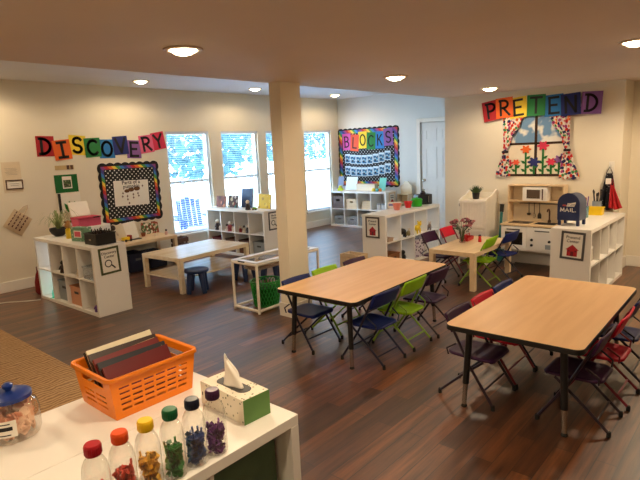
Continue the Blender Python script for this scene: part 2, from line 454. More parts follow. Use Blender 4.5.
# door
DOORM = mat('white_door_paint', rgb(232, 230, 224), .45, var=.02)
dm = MB().box(XB + .02, DY0 + .012, .01, XB + .055, DY1 - .012, DZ - .012)
for (y0, y1) in ((DY0 + .1, (DY0 + DY1) / 2 - .05), ((DY0 + DY1) / 2 + .05, DY1 - .1)):
    for (z0, z1) in ((.2, .85), (1.0, 1.62), (1.75, 1.98)):
        dm.box(XB + .012, y0, z0, XB + .02, y0 + .03, z1).box(XB + .012, y1 - .03, z0, XB + .02, y1, z1)
        dm.box(XB + .012, y0 + .03, z0, XB + .02, y1 - .03, z0 + .03).box(XB + .012, y0 + .03, z1 - .03, XB + .02, y1 - .03, z1)
door = struct(dm.build('door_1', DOORM))
kn = MB().lathe([(.03, 0), (.03, .008), (.012, .012), (.012, .03), (.028, .04), (.03, .055), (.018, .066)], n=16, M=Matrix.Translation((XB + .02, DY1 - .075, .97)) @ Matrix.Rotation(-PI / 2, 4, 'Y'))
kn.build('door_knob', CHROME, door, smooth='auto')
struct(MB().box(XB - .018, DY1, 0, XB, DY1 + .08, DZ + .08).box(XB - .018, DY0 - .08, 0, XB, DY0, DZ + .08).box(XB - .018, DY0, DZ, XB, DY1, DZ + .08).build('trim_1', TRIM, bevel=.004))

# outlet-like plates on the left wall
# recessed lights
BULB = glow('warm_lamp_glow', (1, .80, .52, 1), 30)
RING = mat('lamp_trim_ring', rgb(214, 190, 158), .5)
def can(x, y, z, label, energy, col=(1, .77, .51), size=172):
    t = thing('recessed_light', label, 'ceiling light', (x, y, z), 0, 'recessed ceiling lights')
    MB().lathe([(.122, -.001), (.122, -.008), (.10, -.014), (.088, -.010), (.088, -.001)], n=28, capb=False, capt=False).build('trim_ring', RING, t, smooth='auto')
    MB().lathe([(.0001, -.040), (.03, -.037), (.055, -.029), (.074, -.016), (.084, -.0015)], n=24, capb=False).build('diffuser', BULB, t, smooth=True)
    l = bpy.data.lights.new('lamp', 'SPOT'); l.energy = energy; l.color = col; l.spot_size = R(size); l.spot_blend = .35; l.shadow_soft_size = .09
    o = bpy.data.objects.new('lamp', l); COL.objects.link(o); o.location = (0, 0, -.06); o.parent = t
E_N, E_F = 41, 30
can(2.05, 2.87, ZC, 'round recessed light in the near ceiling at left, largest in view', E_N * 1.75)
can(4.45, 2.87, ZC, 'round recessed light in the near ceiling right of the tan column', E_N * .55)
can(6.52, 2.83, ZC, 'round recessed light in front of the word PRETEND', E_N * .85)
can(4.42, .85, ZC, 'round recessed light cut off by the right edge of the picture', E_N * .3)
can(1.35, .85, ZC, 'unseen round recessed light placed to brighten the white bookcases', E_N * 1.6)  # unseen lamp, shifted off its row to brighten the bookcase tops
can(6.1, .45, ZC, 'unseen round recessed light added at far right to brighten the right wall', E_N * 3.8)  # unseen lamp, added to light up the recess wall
can(.2, 2.87, ZC, 'round recessed light left of the largest one, out of view', E_N * .9)
can(-.2, .85, ZC, 'round recessed light above the foreground at left, out of view', E_N * 1.2)
can(2.1, 6.96, ZF, 'round recessed light over the rug near the left wall, out of view', E_F * 1.6)
can(.1, 6.96, ZF, 'round recessed light at the far left, out of view', E_F * 1.2)
can(4.21, 6.96, ZF, 'round recessed light in the raised ceiling above the word DISCOVERY', E_F)
can(6.32, 6.90, ZF, 'round recessed light in the raised ceiling just left of the tan column', E_F)
can(8.53, 6.95, ZF, 'round recessed light in the raised ceiling near the BLOCKS board corner', E_F)

# rug
tag(MB().box(-2.0, 2.25, .001, 1.71, 6.9, .012).build('area_rug', RUG, bevel=.004), 'tan woven jute area rug on the dark plank floor at left', 'rug')

# ------------------------------------------------------------------ cube bookcases
KW, KD, KH = 1.47, .39, .77
def bookcase(label, loc, yaw, rows=2, cols=4, back=True, mirror=False):
    t = thing('cube_bookcase', label, 'bookcase', loc, yaw, 'white cube bookcases')
    o, i = .038, .016
    hw, hd = KW / 2, KD / 2
    MB().box(-hw, -hd, KH - o, hw, hd, KH).build('top_panel', WHITE, t, bevel=.002)
    MB().box(-hw, -hd, 0, hw, hd, o).build('bottom_panel', WHITE, t, bevel=.002)
    for s in (-1, 1):
        MB().box(s * hw - (o if s > 0 else 0), -hd, o, s * hw + (o if s < 0 else 0), hd, KH - o).build('side_panel', WHITE, t, bevel=.002)
    zm = KH / 2
    MB().box(-hw + o, -hd + .003, zm - i / 2, hw - o, hd - .006, zm + i / 2).build('shelf', WHITE, t)
    cw = (KW - 2 * o - 3 * i) / 4
    for k in range(1, 4):
        x = -hw + o + k * cw + (k - 1) * i
        MB().box(x, -hd + .003, o, x + i, hd - .006, zm - i / 2).box(x, -hd + .003, zm + i / 2, x + i, hd - .006, KH - o).build('divider', WHITE, t)
    if back: MB().box(-hw + o, hd - .006, o, hw - o, hd - .001, KH - o).build('back_panel', WHITE2, t)
    return t
SD = bookcase('white cube bookcase with the magnifying glass sign, at left near the wall', (2.70, 6.178, 0), -PI / 2 + .018)
SM = bookcase('white cube bookcase behind the pale wood table, black toy microwave on top', (6.567, 4.152, 0), -.012, back=False)
SR = bookcase('white cube bookcase at right with the blue mailbox on top', (6.412, 1.587, 0), -.003)
SB = bookcase('white cube bookcase under the BLOCKS board', (9.043, 6.723, 0), -PI / 2 + .006)
SW = bookcase('white cube bookcase under the windows holding picture books', (5.737, 6.762, 0), -PI / 2 - .002)
SF = bookcase('white cube bookcase in the foreground with bottles standing along its edge', (1.237 - KW / 2, 1.233 + KD / 2, 0), 0)
SG = bookcase('white cube bookcase in the foreground carrying the orange basket, behind its twin', (1.237 - KW / 2, 1.233 + KD * 1.5 + .002, 0), PI)
bpy.context.view_layer.update()
def cell(s, c, r, dx=0, dy=0):
    """world point on the floor of cubby c (0..3 left to right seen from the open side), row r (0 bottom)"""
    o, i = .038, .016
    cw = (KW - 2 * o - 3 * i) / 4
    x = -KW / 2 + o + c * (cw + i) + cw / 2 + dx
    z = o + .001 if r == 0 else KH / 2 + i / 2 + .001
    p = s.matrix_basis @ Vector((x, dy, z)); return p
def top(s, x, y): return s.matrix_basis @ Vector((x, y, KH + .001))
def yawof(s): return s.rotation_euler.z

# framed signs on the bookcase ends
def sign(label, loc, yaw, frame, l1, l2, pic, tilt=0.):
    t = thing('framed_sign', label, 'sign', loc, yaw, 'framed centre signs')
    M = Matrix.Rotation(tilt, 4, 'Y')
    w, h, f = .115, .145, .022
    m = MB(); m.box(-w, -.008, -h, -w + f, 0, h, M).box(w - f, -.008, -h, w, 0, h, M).box(-w + f, -.008, -h, w - f, 0, -h + f, M).box(-w + f, -.008, h - f, w - f, 0, h, M)
    m.build('frame', frame, t)
    MB().box(-w + f, -.004, -h + f, w - f, 0, h - f, M).build('sheet', PAPER, t)
    b = MB(); text_mesh(b, l1, .042, 0, .085, -.0048); text_mesh(b, l2, .042, 0, .045, -.0048); b.bm.transform(M); b.build('lettering', INK, t)
    p = MB()
    if pic == 'lens':
        p.prism(arc(-.02, -.03, .042, .042, 0, 360, 24)[:-1], -.0052, -.0042)
        p.prism([(.008, -.055), (.018, -.045), (.06, -.088), (.048, -.1)], -.0052, -.0042)
        p.bm.transform(M); p.build('picture', INK, t)
        q = MB(); q.prism(arc(-.02, -.03, .031, .031, 0, 360, 24)[:-1], -.0062, -.0052); q.bm.transform(M); q.build('lens', PAPER, t)
    else:
        p.prism([(-.05, -.11), (.05, -.11), (.05, -.045), (.066, -.045), (.0, .012), (-.066, -.045), (-.05, -.045)], -.0052, -.0042)
        p.bm.transform(M); p.build('picture', mat('red_print', rgb(176, 30, 38), .8), t)
        q = MB(); q.box(-.015, -.0062, -.11, .015, -.0052, -.06).box(-.042, -.0062, -.065, -.024, -.0052, -.047).box(.024, -.0062, -.065, .042, -.0052, -.047)
        q.bm.transform(M); q.build('house_door', mat('dark_red_print', rgb(110, 20, 30), .8), t)
    return t
FR_G = spots_mat('olive_speckled_frame', rgb(78, 84, 52), [rgb(96, 104, 66), rgb(58, 62, 40)], 60)
FR_B = dots_mat('grey_dotted_frame', rgb(58, 56, 58), rgb(128, 124, 120), 60, .25)
FR_BR = spots_mat('brown_grey_frame', rgb(84, 72, 66), [rgb(110, 98, 92), rgb(62, 54, 50)], 60)
sign('olive framed sign reading Discovery Center with a magnifying glass', (2.70, 5.441, .60), W_Y + .018, FR_G, 'Discovery', 'Center', 'lens', R(-2))
sign('grey framed sign with a red house on the bookcase behind the tables', (5.830, 4.175, .60), W_X - .012, FR_BR, 'Pretend', 'Center', 'house')
sign('grey framed sign with a red house below the blue mailbox', (5.676, 1.565, .60), W_X - .003, FR_B, 'Pretend', 'Center', 'house', R(3))
sign('dark framed sign on the end of the window bookcase beside the column', (5.745, 6.025, .60), W_Y, FR_B, 'Blocks', 'Center', 'lens')
sign('framed sign on the end of the bookcase under the BLOCKS board', (9.06, 5.985, .60), W_Y, BIRCH, 'Blocks', 'Center', 'house')

# ------------------------------------------------------------------ classroom tables and folding chairs
BAND = mat('black_edge_band', rgb(12, 11, 11), .5)
LEGB = mat('black_leg_enamel', rgb(24, 24, 26), .35)
def round_rect(hx, hy, r, n=6):
    P = []
    for cx, cy, a in ((hx - r, hy - r, 0), (-hx + r, hy - r, 90), (-hx + r, -hy + r, 180), (hx - r, -hy + r, 270)):
        P += [(cx + r * math.cos(R(a + 90 * k / n)), cy + r * math.sin(R(a + 90 * k / n))) for k in range(n + 1)]
    return P
def activity_table():
    t = thing('activity_table', 'maple topped activity table with black edge standing beside the tan column', 'table', (3.695, 2.722, 0), .019, 'maple activity tables')
    hx, hy, H = .755, .408, .565
    MB().prismz(round_rect(hx - .003, hy - .003, .05), H - .0015, H).build('table_top', LAM, t)
    MB().prismz(round_rect(hx, hy, .052), H - .034, H - .0015).build('edge_band', BAND, t, bevel=.003)
    for sx in (-1, 1):
        for sy in (-1, 1):
            x, y = sx * (hx - .085), sy * (hy - .1)
            xt, yt = sx * (hx - .11), sy * (hy - .125); qx, qy = x + (xt - x) * .28, y + (yt - y) * .28
            l = MB().tube([(qx, qy, .16), (xt, yt, H - .036)], .021, 14).build('leg', LEGB, t, smooth='auto')
            MB().tube([(x, y, .02), (qx, qy, .1605)], .0155, 12).build('leg_insert', CHROME, l, smooth='auto')
            MB().lathe([(.018, 0), (.02, .006), (.014, .02)], (x, y, .0005), 12).build('glide', BLKRUB, l, smooth='auto')
            MB().box(xt - .045, yt - .045, H - .042, xt + .045, yt + .045, H - .0345).build('mounting_plate', LEGB, t)
    return t
T1 = activity_table()
T2 = clone(T1, 'maple topped activity table with black edge in the right foreground', (3.66, 1.148, 0), .013)

def chair(colour, label, loc, rz, sc=1.0):
    """child's metal folding chair facing local +y"""
    t = thing('folding_chair', label, 'chair', loc, rz, 'folding chairs')
    P, T = CH[colour], CHT[colour]
    H, hw = .585, .165
    # long frame: front feet up to the back rest
    def A(s): return [(s * (hw + .012), .20, .022), (s * (hw + .006), .19 - .33 * .26 / .56, .26), (s * hw, -.125 + .02, H - .05), (s * (hw - .006), -.13, H - .022)]
    for s in (-1, 1):
        l = MB().tube(A(s), .0095, 8).build('frame_tube', T, t, smooth='auto')
        MB().lathe([(.0125, 0), (.013, .018), (.011, .034)], (s * (hw + .012), .20, .0005), 10).build('foot_cap', BLKRUB, l, smooth='auto')
    MB().tube([(-hw - .008, .135, .115), (hw + .008, .135, .115)], .007, 8).build('crossbar', T, t, smooth='auto')
    for s in (-1, 1):
        l = MB().tube([(s * (hw - .02), -.19, .022), (s * (hw - .02), -.03, .17), (s * (hw - .02), .115, .292)], .009, 8).build('rear_leg', T, t, smooth='auto')
        MB().lathe([(.012, 0), (.0125, .018), (.0105, .034)], (s * (hw - .02), -.19, .0005), 10).build('foot_cap', BLKRUB, l, smooth='auto')
    MB().tube([(-hw + .02, -.125, .082), (hw - .02, -.125, .082)], .007, 8).build('crossbar', T, t, smooth='auto')
    for s in (-1, 1):   # folding link and its armlike hinge
        MB().tube([(s * (hw + .002), -.06, .392), (s * (hw - .006), -.13, .345), (s * (hw - .018), -.125, .30)], .006, 6).build('hinge_link', T, t, smooth='auto')
    # dished seat pan with rolled rim
    def seat(u, v):
        x = (u - .5) * 2; y = (v - .5) * 2
        sx = x * (.155 if True else 0) * (1 - .10 * max(0, -y)); 
        k = max(abs(x), abs(y))
        z = .302 + .012 * (k ** 4) * (1 if k < .97 else .5) - (.010 if y > .9 else 0)
        # round the corners
        if abs(x) > .75 and abs(y) > .75:
            m = min(abs(x), abs(y)); sx *= 1 - .10 * (m - .75) / .25; y *= 1 - .10 * (m - .75) / .25
        return (sx, .02 + y * .165, z)
    MB().grid(seat, 14, 14).build('seat', P, t, smooth=True, solid=.014)
    # curved back rest
    def back(u, v):
        x = (u - .5) * 2
        z = H - .118 + v * .118
        taper = 1 - .02 * abs(v - .5) * 2
        y = -.078 - (z - .45) * .42 - .014 * (1 - x * x)
        zz = z + (.004 * (1 - x * x) if v > .99 else 0)
        return (x * .177 * taper, y, zz)
    MB().grid(back, 14, 8).build('backrest', P, t, smooth=True, solid=.012)
    return t
PR = {}
def put(colour, label, x, y, deg):
    if colour not in PR: PR[colour] = chair(colour, label, (x, y, 0), R(deg)); return PR[colour]
    return clone(PR[colour], label, (x, y, 0), R(deg))
# table near the column
put('blue', 'blue folding chair at the near corner of the column table, nearest the camera there', 3.31, 2.38, -1)
put('green', 'lime green folding chair at the column table, between blue and plum ones', 3.745, 2.385, 1)
put('purple', 'plum folding chair at the far right end of the column table', 4.135, 2.37, 0)
put('blue', 'blue folding chair tucked under the column table, beside the column base', 3.252, 3.045, 180)
put('green', 'lime green folding chair, only its back showing behind the column table', 3.67, 3.07, 180)
put('purple', 'plum folding chair behind the column table, at its far left end', 4.12, 3.06, 180)
# right foreground table
put('purple', 'plum folding chair at the near left corner of the right foreground table', 3.212, 1.475, 180)
put('red', 'raspberry red folding chair behind the right foreground table, between plum and blue', 3.593, 1.47, 180)
put('blue', 'blue folding chair behind the right foreground table, farthest of the three there', 3.974, 1.47, 180)
put('purple', 'plum folding chair at the right edge of the foreground table, nearest the camera', 3.27, .82, 0)
put('red', 'raspberry red folding chair at the right edge of the picture, behind a plum chair', 3.665, .80, 0)
put('blue', 'blue folding chair cut off by the right edge of the picture', 4.08, .80, 0)
# pale wood table
put('green', 'lime green folding chair at the pale wood table with flowers', 5.87, 2.63, 2)
put('blue', 'blue folding chair in front of the toy kitchen', 6.32, 2.56, -5)
put('purple', 'plum folding chair between the pale wood table and the bookcase behind it', 5.88, 3.215, 180)
put('red', 'raspberry red folding chair behind the flowers on the pale wood table', 6.33, 3.20, 180)

# pale wood table (parsons style)
def parsons(name, label, loc, yaw, lx, ly, H, th, leg, m, shelf=None, cat='table'):
    t = thing(name, label, cat, loc, yaw)
    MB().box(-lx / 2, -ly / 2, H - th, lx / 2, ly / 2, H).build('table_top', m, t, bevel=.002)
    for sx in (-1, 1):
        for sy in (-1, 1):
            x0 = sx * lx / 2 - (leg if sx > 0 else 0); y0 = sy * ly / 2 - (leg if sy > 0 else 0)
            MB().box(x0, y0, .001, x0 + leg, y0 + leg, H - th).build('leg', m, t, bevel=.002)
    if shelf: MB().box(-lx / 2 + .01, -ly / 2 + leg * .5, shelf - .018, lx / 2 - .01, ly / 2 - leg * .5, shelf).build('shelf', m, t)
    return t
parsons('wooden_table', 'pale wood children\'s table carrying the flower vase', (6.06, 2.845, 0), 0, 1.08, .58, .45, .05, .06, BIRCH)
parsons('coffee_table', 'low pale wood table with a lower shelf and a blue stool beside it', (4.145, 5.874, 0), .061, 1.18, .78, .45, .05, .055, BIRCH2, .19)
parsons('desk', 'pale wood desk below the polka dot DISCOVERY board', (4.17, 7.33, 0), 0, .92, .56, .47, .05, .055, BIRCH)

# blue stools
STOOL = mat('dark_blue_plastic', rgb(22, 44, 84), .45, var=.08)
def stool(label, loc):
    t = thing('stool', label, 'stool', loc, .785, 'dark blue stools')
    MB().lathe([(.10, .255), (.145, .262), (.152, .275), (.15, .292), (.14, .298), (.09, .295), (.0001, .294)], n=28).build('seat', STOOL, t, smooth='auto')
    for k in range(4):
        a = PI / 4 + k * PI / 2
        MB().tube([(.095 * math.cos(a), .095 * math.sin(a), .258), (.135 * math.cos(a), .135 * math.sin(a), .002)], [.042, .028], 12).build('leg', STOOL, t, smooth='auto')
    return t
s0 = stool('dark blue round stool beside the low pale wood table', (3.765, 5.385, 0))
clone(s0, 'dark blue stool behind the white pipe frame table, left of its twin', (4.52, 5.36, 0), .1)
clone(s0, 'dark blue stool behind the white pipe frame table, right of its twin', (4.74, 5.10, 0), .7)

# ------------------------------------------------------------------ white pipe sand table
def sand_table():
    t = thing('sensory_table', 'white pipe frame sensory table with a clear tray, beside the column', 'table', (4.05, 4.24, 0))
    hx, hy, H, r = .48, .195, .54, .0155
    for sx in (-1, 1):
        for sy in (-1, 1):
            MB().tube([(sx * hx, sy * hy, .002), (sx * hx, sy * hy, H)], r, 10).build('leg', PVC, t, smooth='auto')
    m = MB()
    for z in (.03, H - .012):
        for s in (-1, 1):
            m.tube([(-hx, s * hy, z), (hx, s * hy, z)], r, 10); m.tube([(s * hx, -hy, z), (s * hx, hy, z)], r, 10)
    m.build('rail', PVC, t, smooth='auto')
    # tray: broad white rim, clear sunken pan
    m = MB(); a, b, w, z0, z1 = hx + .01, hy + .012, .065, H + .004, H + .014
    m.box(-a, -b, z0, -a + w, b, z1).box(a - w, -b, z0, a, b, z1).box(-a + w, -b, z0, a - w, -b + w, z1).box(-a + w, b - w, z0, a - w, b, z1)
    m.build('tray_rim', mat('white_tray_plastic', rgb(236, 234, 236), .3), t, bevel=.003)
    p = MB(); x, y = a - w, b - w; k = .03; zb = H - .10
    def ring(xx, yy, z): return [(-xx, -yy, z), (xx, -yy, z), (xx, yy, z), (-xx, yy, z)]
    A, B = ring(x, y, z0 + .006), ring(x - k, y - k, zb)
    for i in range(4): p.face([A[i], A[(i + 1) % 4], B[(i + 1) % 4], B[i]])
    p.face(B)
    p.build('tray_pan', clear_mat('clear_tray_plastic', (.96, .96, .97, 1), .12, milky=.12), t)
    s = MB(); xx, yy = x - k - .006, y - k - .006
    s.grid(lambda u, v: ((u - .5) * 2 * (xx + .016 * 1), (v - .5) * 2 * (yy + .012), zb + .045 + .012 * math.sin(u * 17) * math.cos(v * 9)), 24, 12)
    s.box(-xx, -yy, zb + .003, xx, yy, zb + .035)
    sd = s.build('sand', mat('tan_play_sand', rgb(186, 152, 116), .95, var=.25, scale=60, bump=.4), t, smooth=True)
    sd['kind'] = 'stuff'
    MB().box(-hx - .006, .02, H - .028, -hx + .0, .1, H).build('latch', BLACK, t)
    m = MB().box(-a - .001, -.02, z0 - .02, -a, .09, z1 - .002).build('rim_label', BLACK, t)
    return t
sand_table()

# green mesh basket under it
GRN = mat('green_plastic', rgb(24, 140, 44), .4, var=.15, scale=40)
def net_basket():
    t = thing('laundry_basket', 'green plastic lattice basket under the white pipe frame table', 'basket', (3.87, 4.25, .002))
    m = MB(); n = 26; H = .27
    def rad(h): return .125 + .03 * h / H
    for k in range(n):
        for sgn in (1, -1):
            pts = []
            for j in range(7):
                h = H * j / 6; a = 2 * PI * k / n + sgn * j * .12
                pts.append((rad(h) * math.cos(a) * 1.15, rad(h) * math.sin(a), h + .006))
            m.tube(pts, .0045, 5)
    m.build('lattice', GRN, t, smooth=True)
    for h, nm_ in ((.004, 'base_ring'), (H + .004, 'rim')):
        r = MB().tube([(rad(h) * 1.15 * math.cos(2 * PI * k / 28), rad(h) * math.sin(2 * PI * k / 28), h + .006) for k in range(29)], .008, 6, cap=False)
        r.build(nm_, GRN, t, smooth=True)
    MB().lathe([(.11, .006), (.108, .2), (.128, .205), (.06, .225), (.0001, .222)], n=20, sx=1.1).build('lining', mat('dark_green_cloth', rgb(10, 84, 26), .9, var=.4, scale=20), t, smooth='auto')
net_basket()

# ------------------------------------------------------------------ wall words
def wallcards(word, cols, pts, yaw, wall, w, h, tilts, grp, lw=.62, lh=.7, t=.03):
    for i, (ch, c) in enumerate(zip(word, cols)):
        a, z = pts[i]
        off = .0005 + .0055 * (i % 2)
        loc = (a, YD - off, z) if wall == 'y' else (wall - off, a, z)
        letter_card(word, ch, i, loc, yaw, w, h, tilts[i], c, grp, lw, lh, t)
n9 = [(2.95 + .12 + i * (1.755 / 8), 1.885 + dz) for i, dz in enumerate((.005, -.05, .01, -.03, -.055, -.01, -.075, .0, .045))]
wallcards('DISCOVERY', ['red', 'orange', 'yellow', 'green', 'blue', 'navy', 'purple', 'pink', 'crimson'], n9, W_Y, 'y', .24, .275,
          [R(a) for a in (1, -5, 5, -2, 1, -3, 3, -6, -9)], 'cards of the word DISCOVERY', .66, .74, .038)
n7 = [(3.105, 2.10), (2.915, 2.125), (2.73, 2.115), (2.495, 2.125), (2.275, 2.105), (2.07, 2.10), (1.83, 2.10)]
wallcards('PRETEND', ['red', 'orange', 'yellow', 'green', 'blue', 'navy', 'purple'], n7, W_X, XP - .045, .235, .27,
          [R(a) for a in (-9, -3, -5, 1, -2, -3, 3)], 'cards of the word PRETEND', .62, .72, .03)

# ------------------------------------------------------------------ bulletin boards
BLKDOT = dots_mat('black_white_polka_paper', rgb(16, 14, 16), rgb(232, 228, 220), 20, .2)
BLKDOT2 = dots_mat('black_polka_paper', rgb(10, 10, 14), rgb(220, 220, 226), 18, .15)
RAIN = rainbow_mat('rainbow_border_paper')
def board(label, loc, yaw, w, h, dotm, r=.03, i0=.075):
    t = thing('bulletin_board', label, 'bulletin board', loc, yaw)
    # scalloped black edge
    P = []
    def edge(x0, z0, x1, z1, n):
        L = math.hypot(x1 - x0, z1 - z0); dx, dz = (x1 - x0) / L, (z1 - z0) / L; nx, nz = dz, -dx
        for k in range(n * 6):
            s = k / (n * 6); b = .022 * abs(math.sin(PI * n * s))
            P.append((x0 + (x1 - x0) * s + nx * b, z0 + (z1 - z0) * s + nz * b))
    nw, nh = round(w / .13), round(h / .13)
    edge(-w / 2, -h / 2, w / 2, -h / 2, nw); edge(w / 2, -h / 2, w / 2, h / 2, nh); edge(w / 2, h / 2, -w / 2, h / 2, nw); edge(-w / 2, h / 2, -w / 2, -h / 2, nh)
    MB().prism(P, -.006, -.001).build('scalloped_edge', mat('black_border_paper', rgb(20, 18, 22), .8), t)
    m = MB(); a, b = w / 2 - r, h / 2 - r; a2, b2 = w / 2 - i0, h / 2 - i0
    m.box(-a, -.008, -b, -a2, -.0062, b).box(a2, -.008, -b, a, -.0062, b).box(-a2, -.008, -b, a2, -.0062, -b2).box(-a2, -.008, b2, a2, -.0062, b)
    m.build('rainbow_strip', RAIN, t)
    MB().box(-a2, -.0085, -b2, a2, -.0062, b2).build('backing_paper', dotm, t)
    return t
bd = board('black polka dot board with rainbow border and a white chart, under DISCOVERY', (4.27, YD - .0005, 1.15), W_Y, .98, .90, BLKDOT)
MB().box(-.29, -.0105, -.20, .29, -.0087, .19, Matrix.Rotation(R(1.5), 4, 'Y')).build('chart_sheet', PAPER, bd)
m = MB(); text_mesh(m, 'Parts of a', .08, -.0, .158, -.0118); text_mesh(m, 'pumpkin', .08, -.0, .098, -.0118); m.build('lettering', INK, bd)
m = MB(); 
for (x, z, r) in ((-.08, .03, .034), (-.01, .045, .04), (.09, .055, .042)): m.prism(arc(x, z, r * 1.3, r * .8, 0, 360, 14)[:-1], -.0118, -.0106)
m.build('brown_drawing', mat('brown_marker', rgb(112, 70, 36), .8), bd)
m = MB()
for (x, z) in ((-.15, .0), (-.16, -.05), (-.08, -.05), (-.08, -.10), (.02, -.03), (.02, -.08), (.1, -.02), (.11, -.06), (-.06, -.16), (.19, .09)):
    m.box(x - .014, -.0116, z - .006, x + .014, -.0106, z + .006).box(x - .004, -.0116, z - .02, x + .004, -.0106, z + .02)
m.build('chart_marks', mat('dark_red_marker', rgb(96, 48, 44), .8), bd)

bb = board('black polka dot board with rainbow border under the word BLOCKS', (XB - .0005, 6.835, 1.46), W_X, 1.58, 1.24, BLKDOT2, .02, .095)
SK = ['magenta', 'coral', 'yellow', 'green', 'blue', 'purple']
for i, ch in enumerate('BLOCKS'):
    x = -.56 + i * .222; z = .33 + (.02 if i in (0, 2, 5) else -.02) + .012 * i
    letter_card('BLOCKS', ch, i, (XB - .0105 - .004 * (i % 2), 6.835 - x, 1.46 + z), W_X, .23, .36, R([-2, 5, -1, 3, 0, -3][i]), SK[i], 'cards of the word BLOCKS', .62, .62, .028)
PHB = spots_mat('blue_toned_photo', rgb(44, 92, 128), [rgb(24, 54, 84), rgb(80, 140, 170), rgb(160, 180, 190), rgb(40, 44, 54)], 22, .5)
CARDB = mat('pale_blue_card', rgb(196, 214, 226), .8)
names8 = ['leftmost', 'second', 'third', 'fourth', 'fifth', 'sixth', 'seventh', 'rightmost']
for row, zb in ((0, .0), (1, -.265)):
    ln = MB(); ln.tube([(-.66 + 1.3 * k / 16, -.013, zb + .095 - .07 * (1 - (2 * k / 16 - 1) ** 2) + .05 * k / 16) for k in range(17)], .003, 5)
    g = ln.build('garland_string', INK); g.location = (XB, 6.835, 1.46); g.rotation_euler = (0, 0, W_X)
    tag(g, 'thin dark string holding the %s row of photo cards on the BLOCKS board' % ('upper' if row == 0 else 'lower'), 'string')
    for i in range(8):
        k = (i + .5) / 8; x = -.62 + 1.22 * k
        z = zb + .095 - .07 * (1 - (2 * k - 1) ** 2) + .05 * k - .085
        c = thing('photo_card', 'pale blue photo card, %s of the %s row under BLOCKS' % (names8[i] if i in (0, 7) else names8[i] + ' from the left', 'upper' if row == 0 else 'lower'), 'photo card', (XB - .0165, 6.835 - x, 1.46 + z), W_X, 'photo cards on the BLOCKS board')
        MB().box(-.072, -.0015, -.11, .072, 0, .085).build('card', CARDB, c)
        MB().box(-.058, -.0026, -.095, .058, -.0016, .045).build('photo', PHB, c)

# ------------------------------------------------------------------ PRETEND paper window
wy, wz = 2.50, 1.20
t = thing('paper_window', 'make-believe paper window with sky, clouds and paper flowers above the toy kitchen', 'wall decoration', (XP - .0005, wy, wz), W_X)
MB().prism([(-.38, .42), (.36, .42), (.36, .92), (-.38, .92)], -.003, 0).build('sky_sheet', cloud_mat(), t)
MB().prism([(-.40, .0), (.38, .0), (.38, .42), (-.40, .42)], -.003, 0).build('garden_sheet', mat('cream_paper', rgb(238, 226, 204), .9), t)
fm = MB().box(-.02, -.006, .0, .015, -.003, .95).box(-.41, -.006, .42, .38, -.0031, .45).box(-.41, -.006, .0, .38, -.0031, .032)
fm.build('window_bars', mat('dark_brown_paper', rgb(58, 36, 22), .9), t)
LEAF = mat('green_paper', rgb(40, 112, 52), .9)
fl = [(-.13, .36, 'orange', .05), (.095, .40, 'crimson', .055), (-.36, .18, 'crimson', .042), (-.26, .19, 'coral', .036), (-.02, .19, 'navy', .058), (.20, .19, 'crimson', .045), (.30, .22, 'purple', .048), (.36, .24, 'purple', .05)]
fn = ['orange', 'tall red', 'small red', 'coral', 'blue', 'short red', 'purple', 'purple']
for (x, z, c, r) in [(a_, b_, c_, d_ * 1.18) for a_, b_, c_, d_ in fl]:
    s = MB(); s.box(x - .013, -.010, .03, x + .013, -.0065, z)
    for k, dz in enumerate((.06, .11, .17, .23)):
        if dz > z - .03: break
        sg = 1 if k % 2 else -1
        s.prism([(x, dz), (x + sg * .04, dz + .002), (x + sg * .064, dz + .042), (x + sg * .024, dz + .036)], -.010, -.0065)
    f = s.build('flower', LEAF, t)
    P = [(x + r * (1 + .28 * math.cos(6 * a)) * math.cos(a), z + r * (1 + .28 * math.cos(6 * a)) * math.sin(a) * .8) for a in [2 * PI * k / 42 for k in range(42)]]
    MB().prism(P, -.0135, -.0105).build('blossom', CARDM[c], f)
CURT = spots_mat('bright_flower_print_cotton', rgb(232, 226, 214), [rgb(206, 44, 40), rgb(34, 40, 92), rgb(60, 140, 80), rgb(226, 110, 50), rgb(34, 40, 92), rgb(170, 60, 120), rgb(206, 44, 40)], 26, .56, keep=.95)
def curtain(label, keys, flip):
    o = thing('curtain', label, 'curtain', (XP - .012, wy, wz), W_X, 'flower print curtains')
    def interp(z):
        for (za, la, ra), (zb, lb, rb) in zip(keys, keys[1:]):
            if za >= z >= zb:
                k = (za - z) / (za - zb); k = k * k * (3 - 2 * k); return la + (lb - la) * k, ra + (rb - ra) * k
        return keys[-1][1:]
    z0, z1 = keys[0][0], keys[-1][0]
    def fn(u, v):
        z = z0 + (z1 - z0) * v; l, r = interp(z)
        wdt = r - l
        y = -.018 - .010 * math.sin(u * PI * 9) * min(1, wdt / .12) - (.012 if wdt < .08 else 0)
        zz = z + (.012 * math.sin(u * PI * 5) if v > .97 else 0)
        return (l + wdt * u, y, zz)
    MB().grid(fn, 40, 40).build('cloth', CURT, o, smooth=True, solid=.003)
    zt = [k for k in keys if k[2] - k[1] < .09][0]
    MB().box(zt[1] - .012, -.052, zt[0] - .015, zt[2] + .012, -.006, zt[0] + .015).build('tie_back', mat('dark_ribbon', rgb(40, 24, 26), .8), o, bevel=.006)
    MB().tube([(keys[0][1] - .01, -.012, z0 - .005), (keys[0][2] + .01, -.012, z0 - .005)], .006, 6).build('rod', TRIM, o)
curtain('flower print curtain tied back at the left of the paper window', [(.93, -.44, -.06), (.70, -.44, -.20), (.50, -.43, -.32), (.335, -.43, -.375), (.25, -.475, -.35), (.0, -.54, -.33)], 1)
curtain('flower print curtain tied back at the right of the paper window', [(.93, .06, .42), (.70, .20, .425), (.50, .325, .425), (.335, .375, .43), (.25, .34, .47), (-.03, .31, .56)], -1)

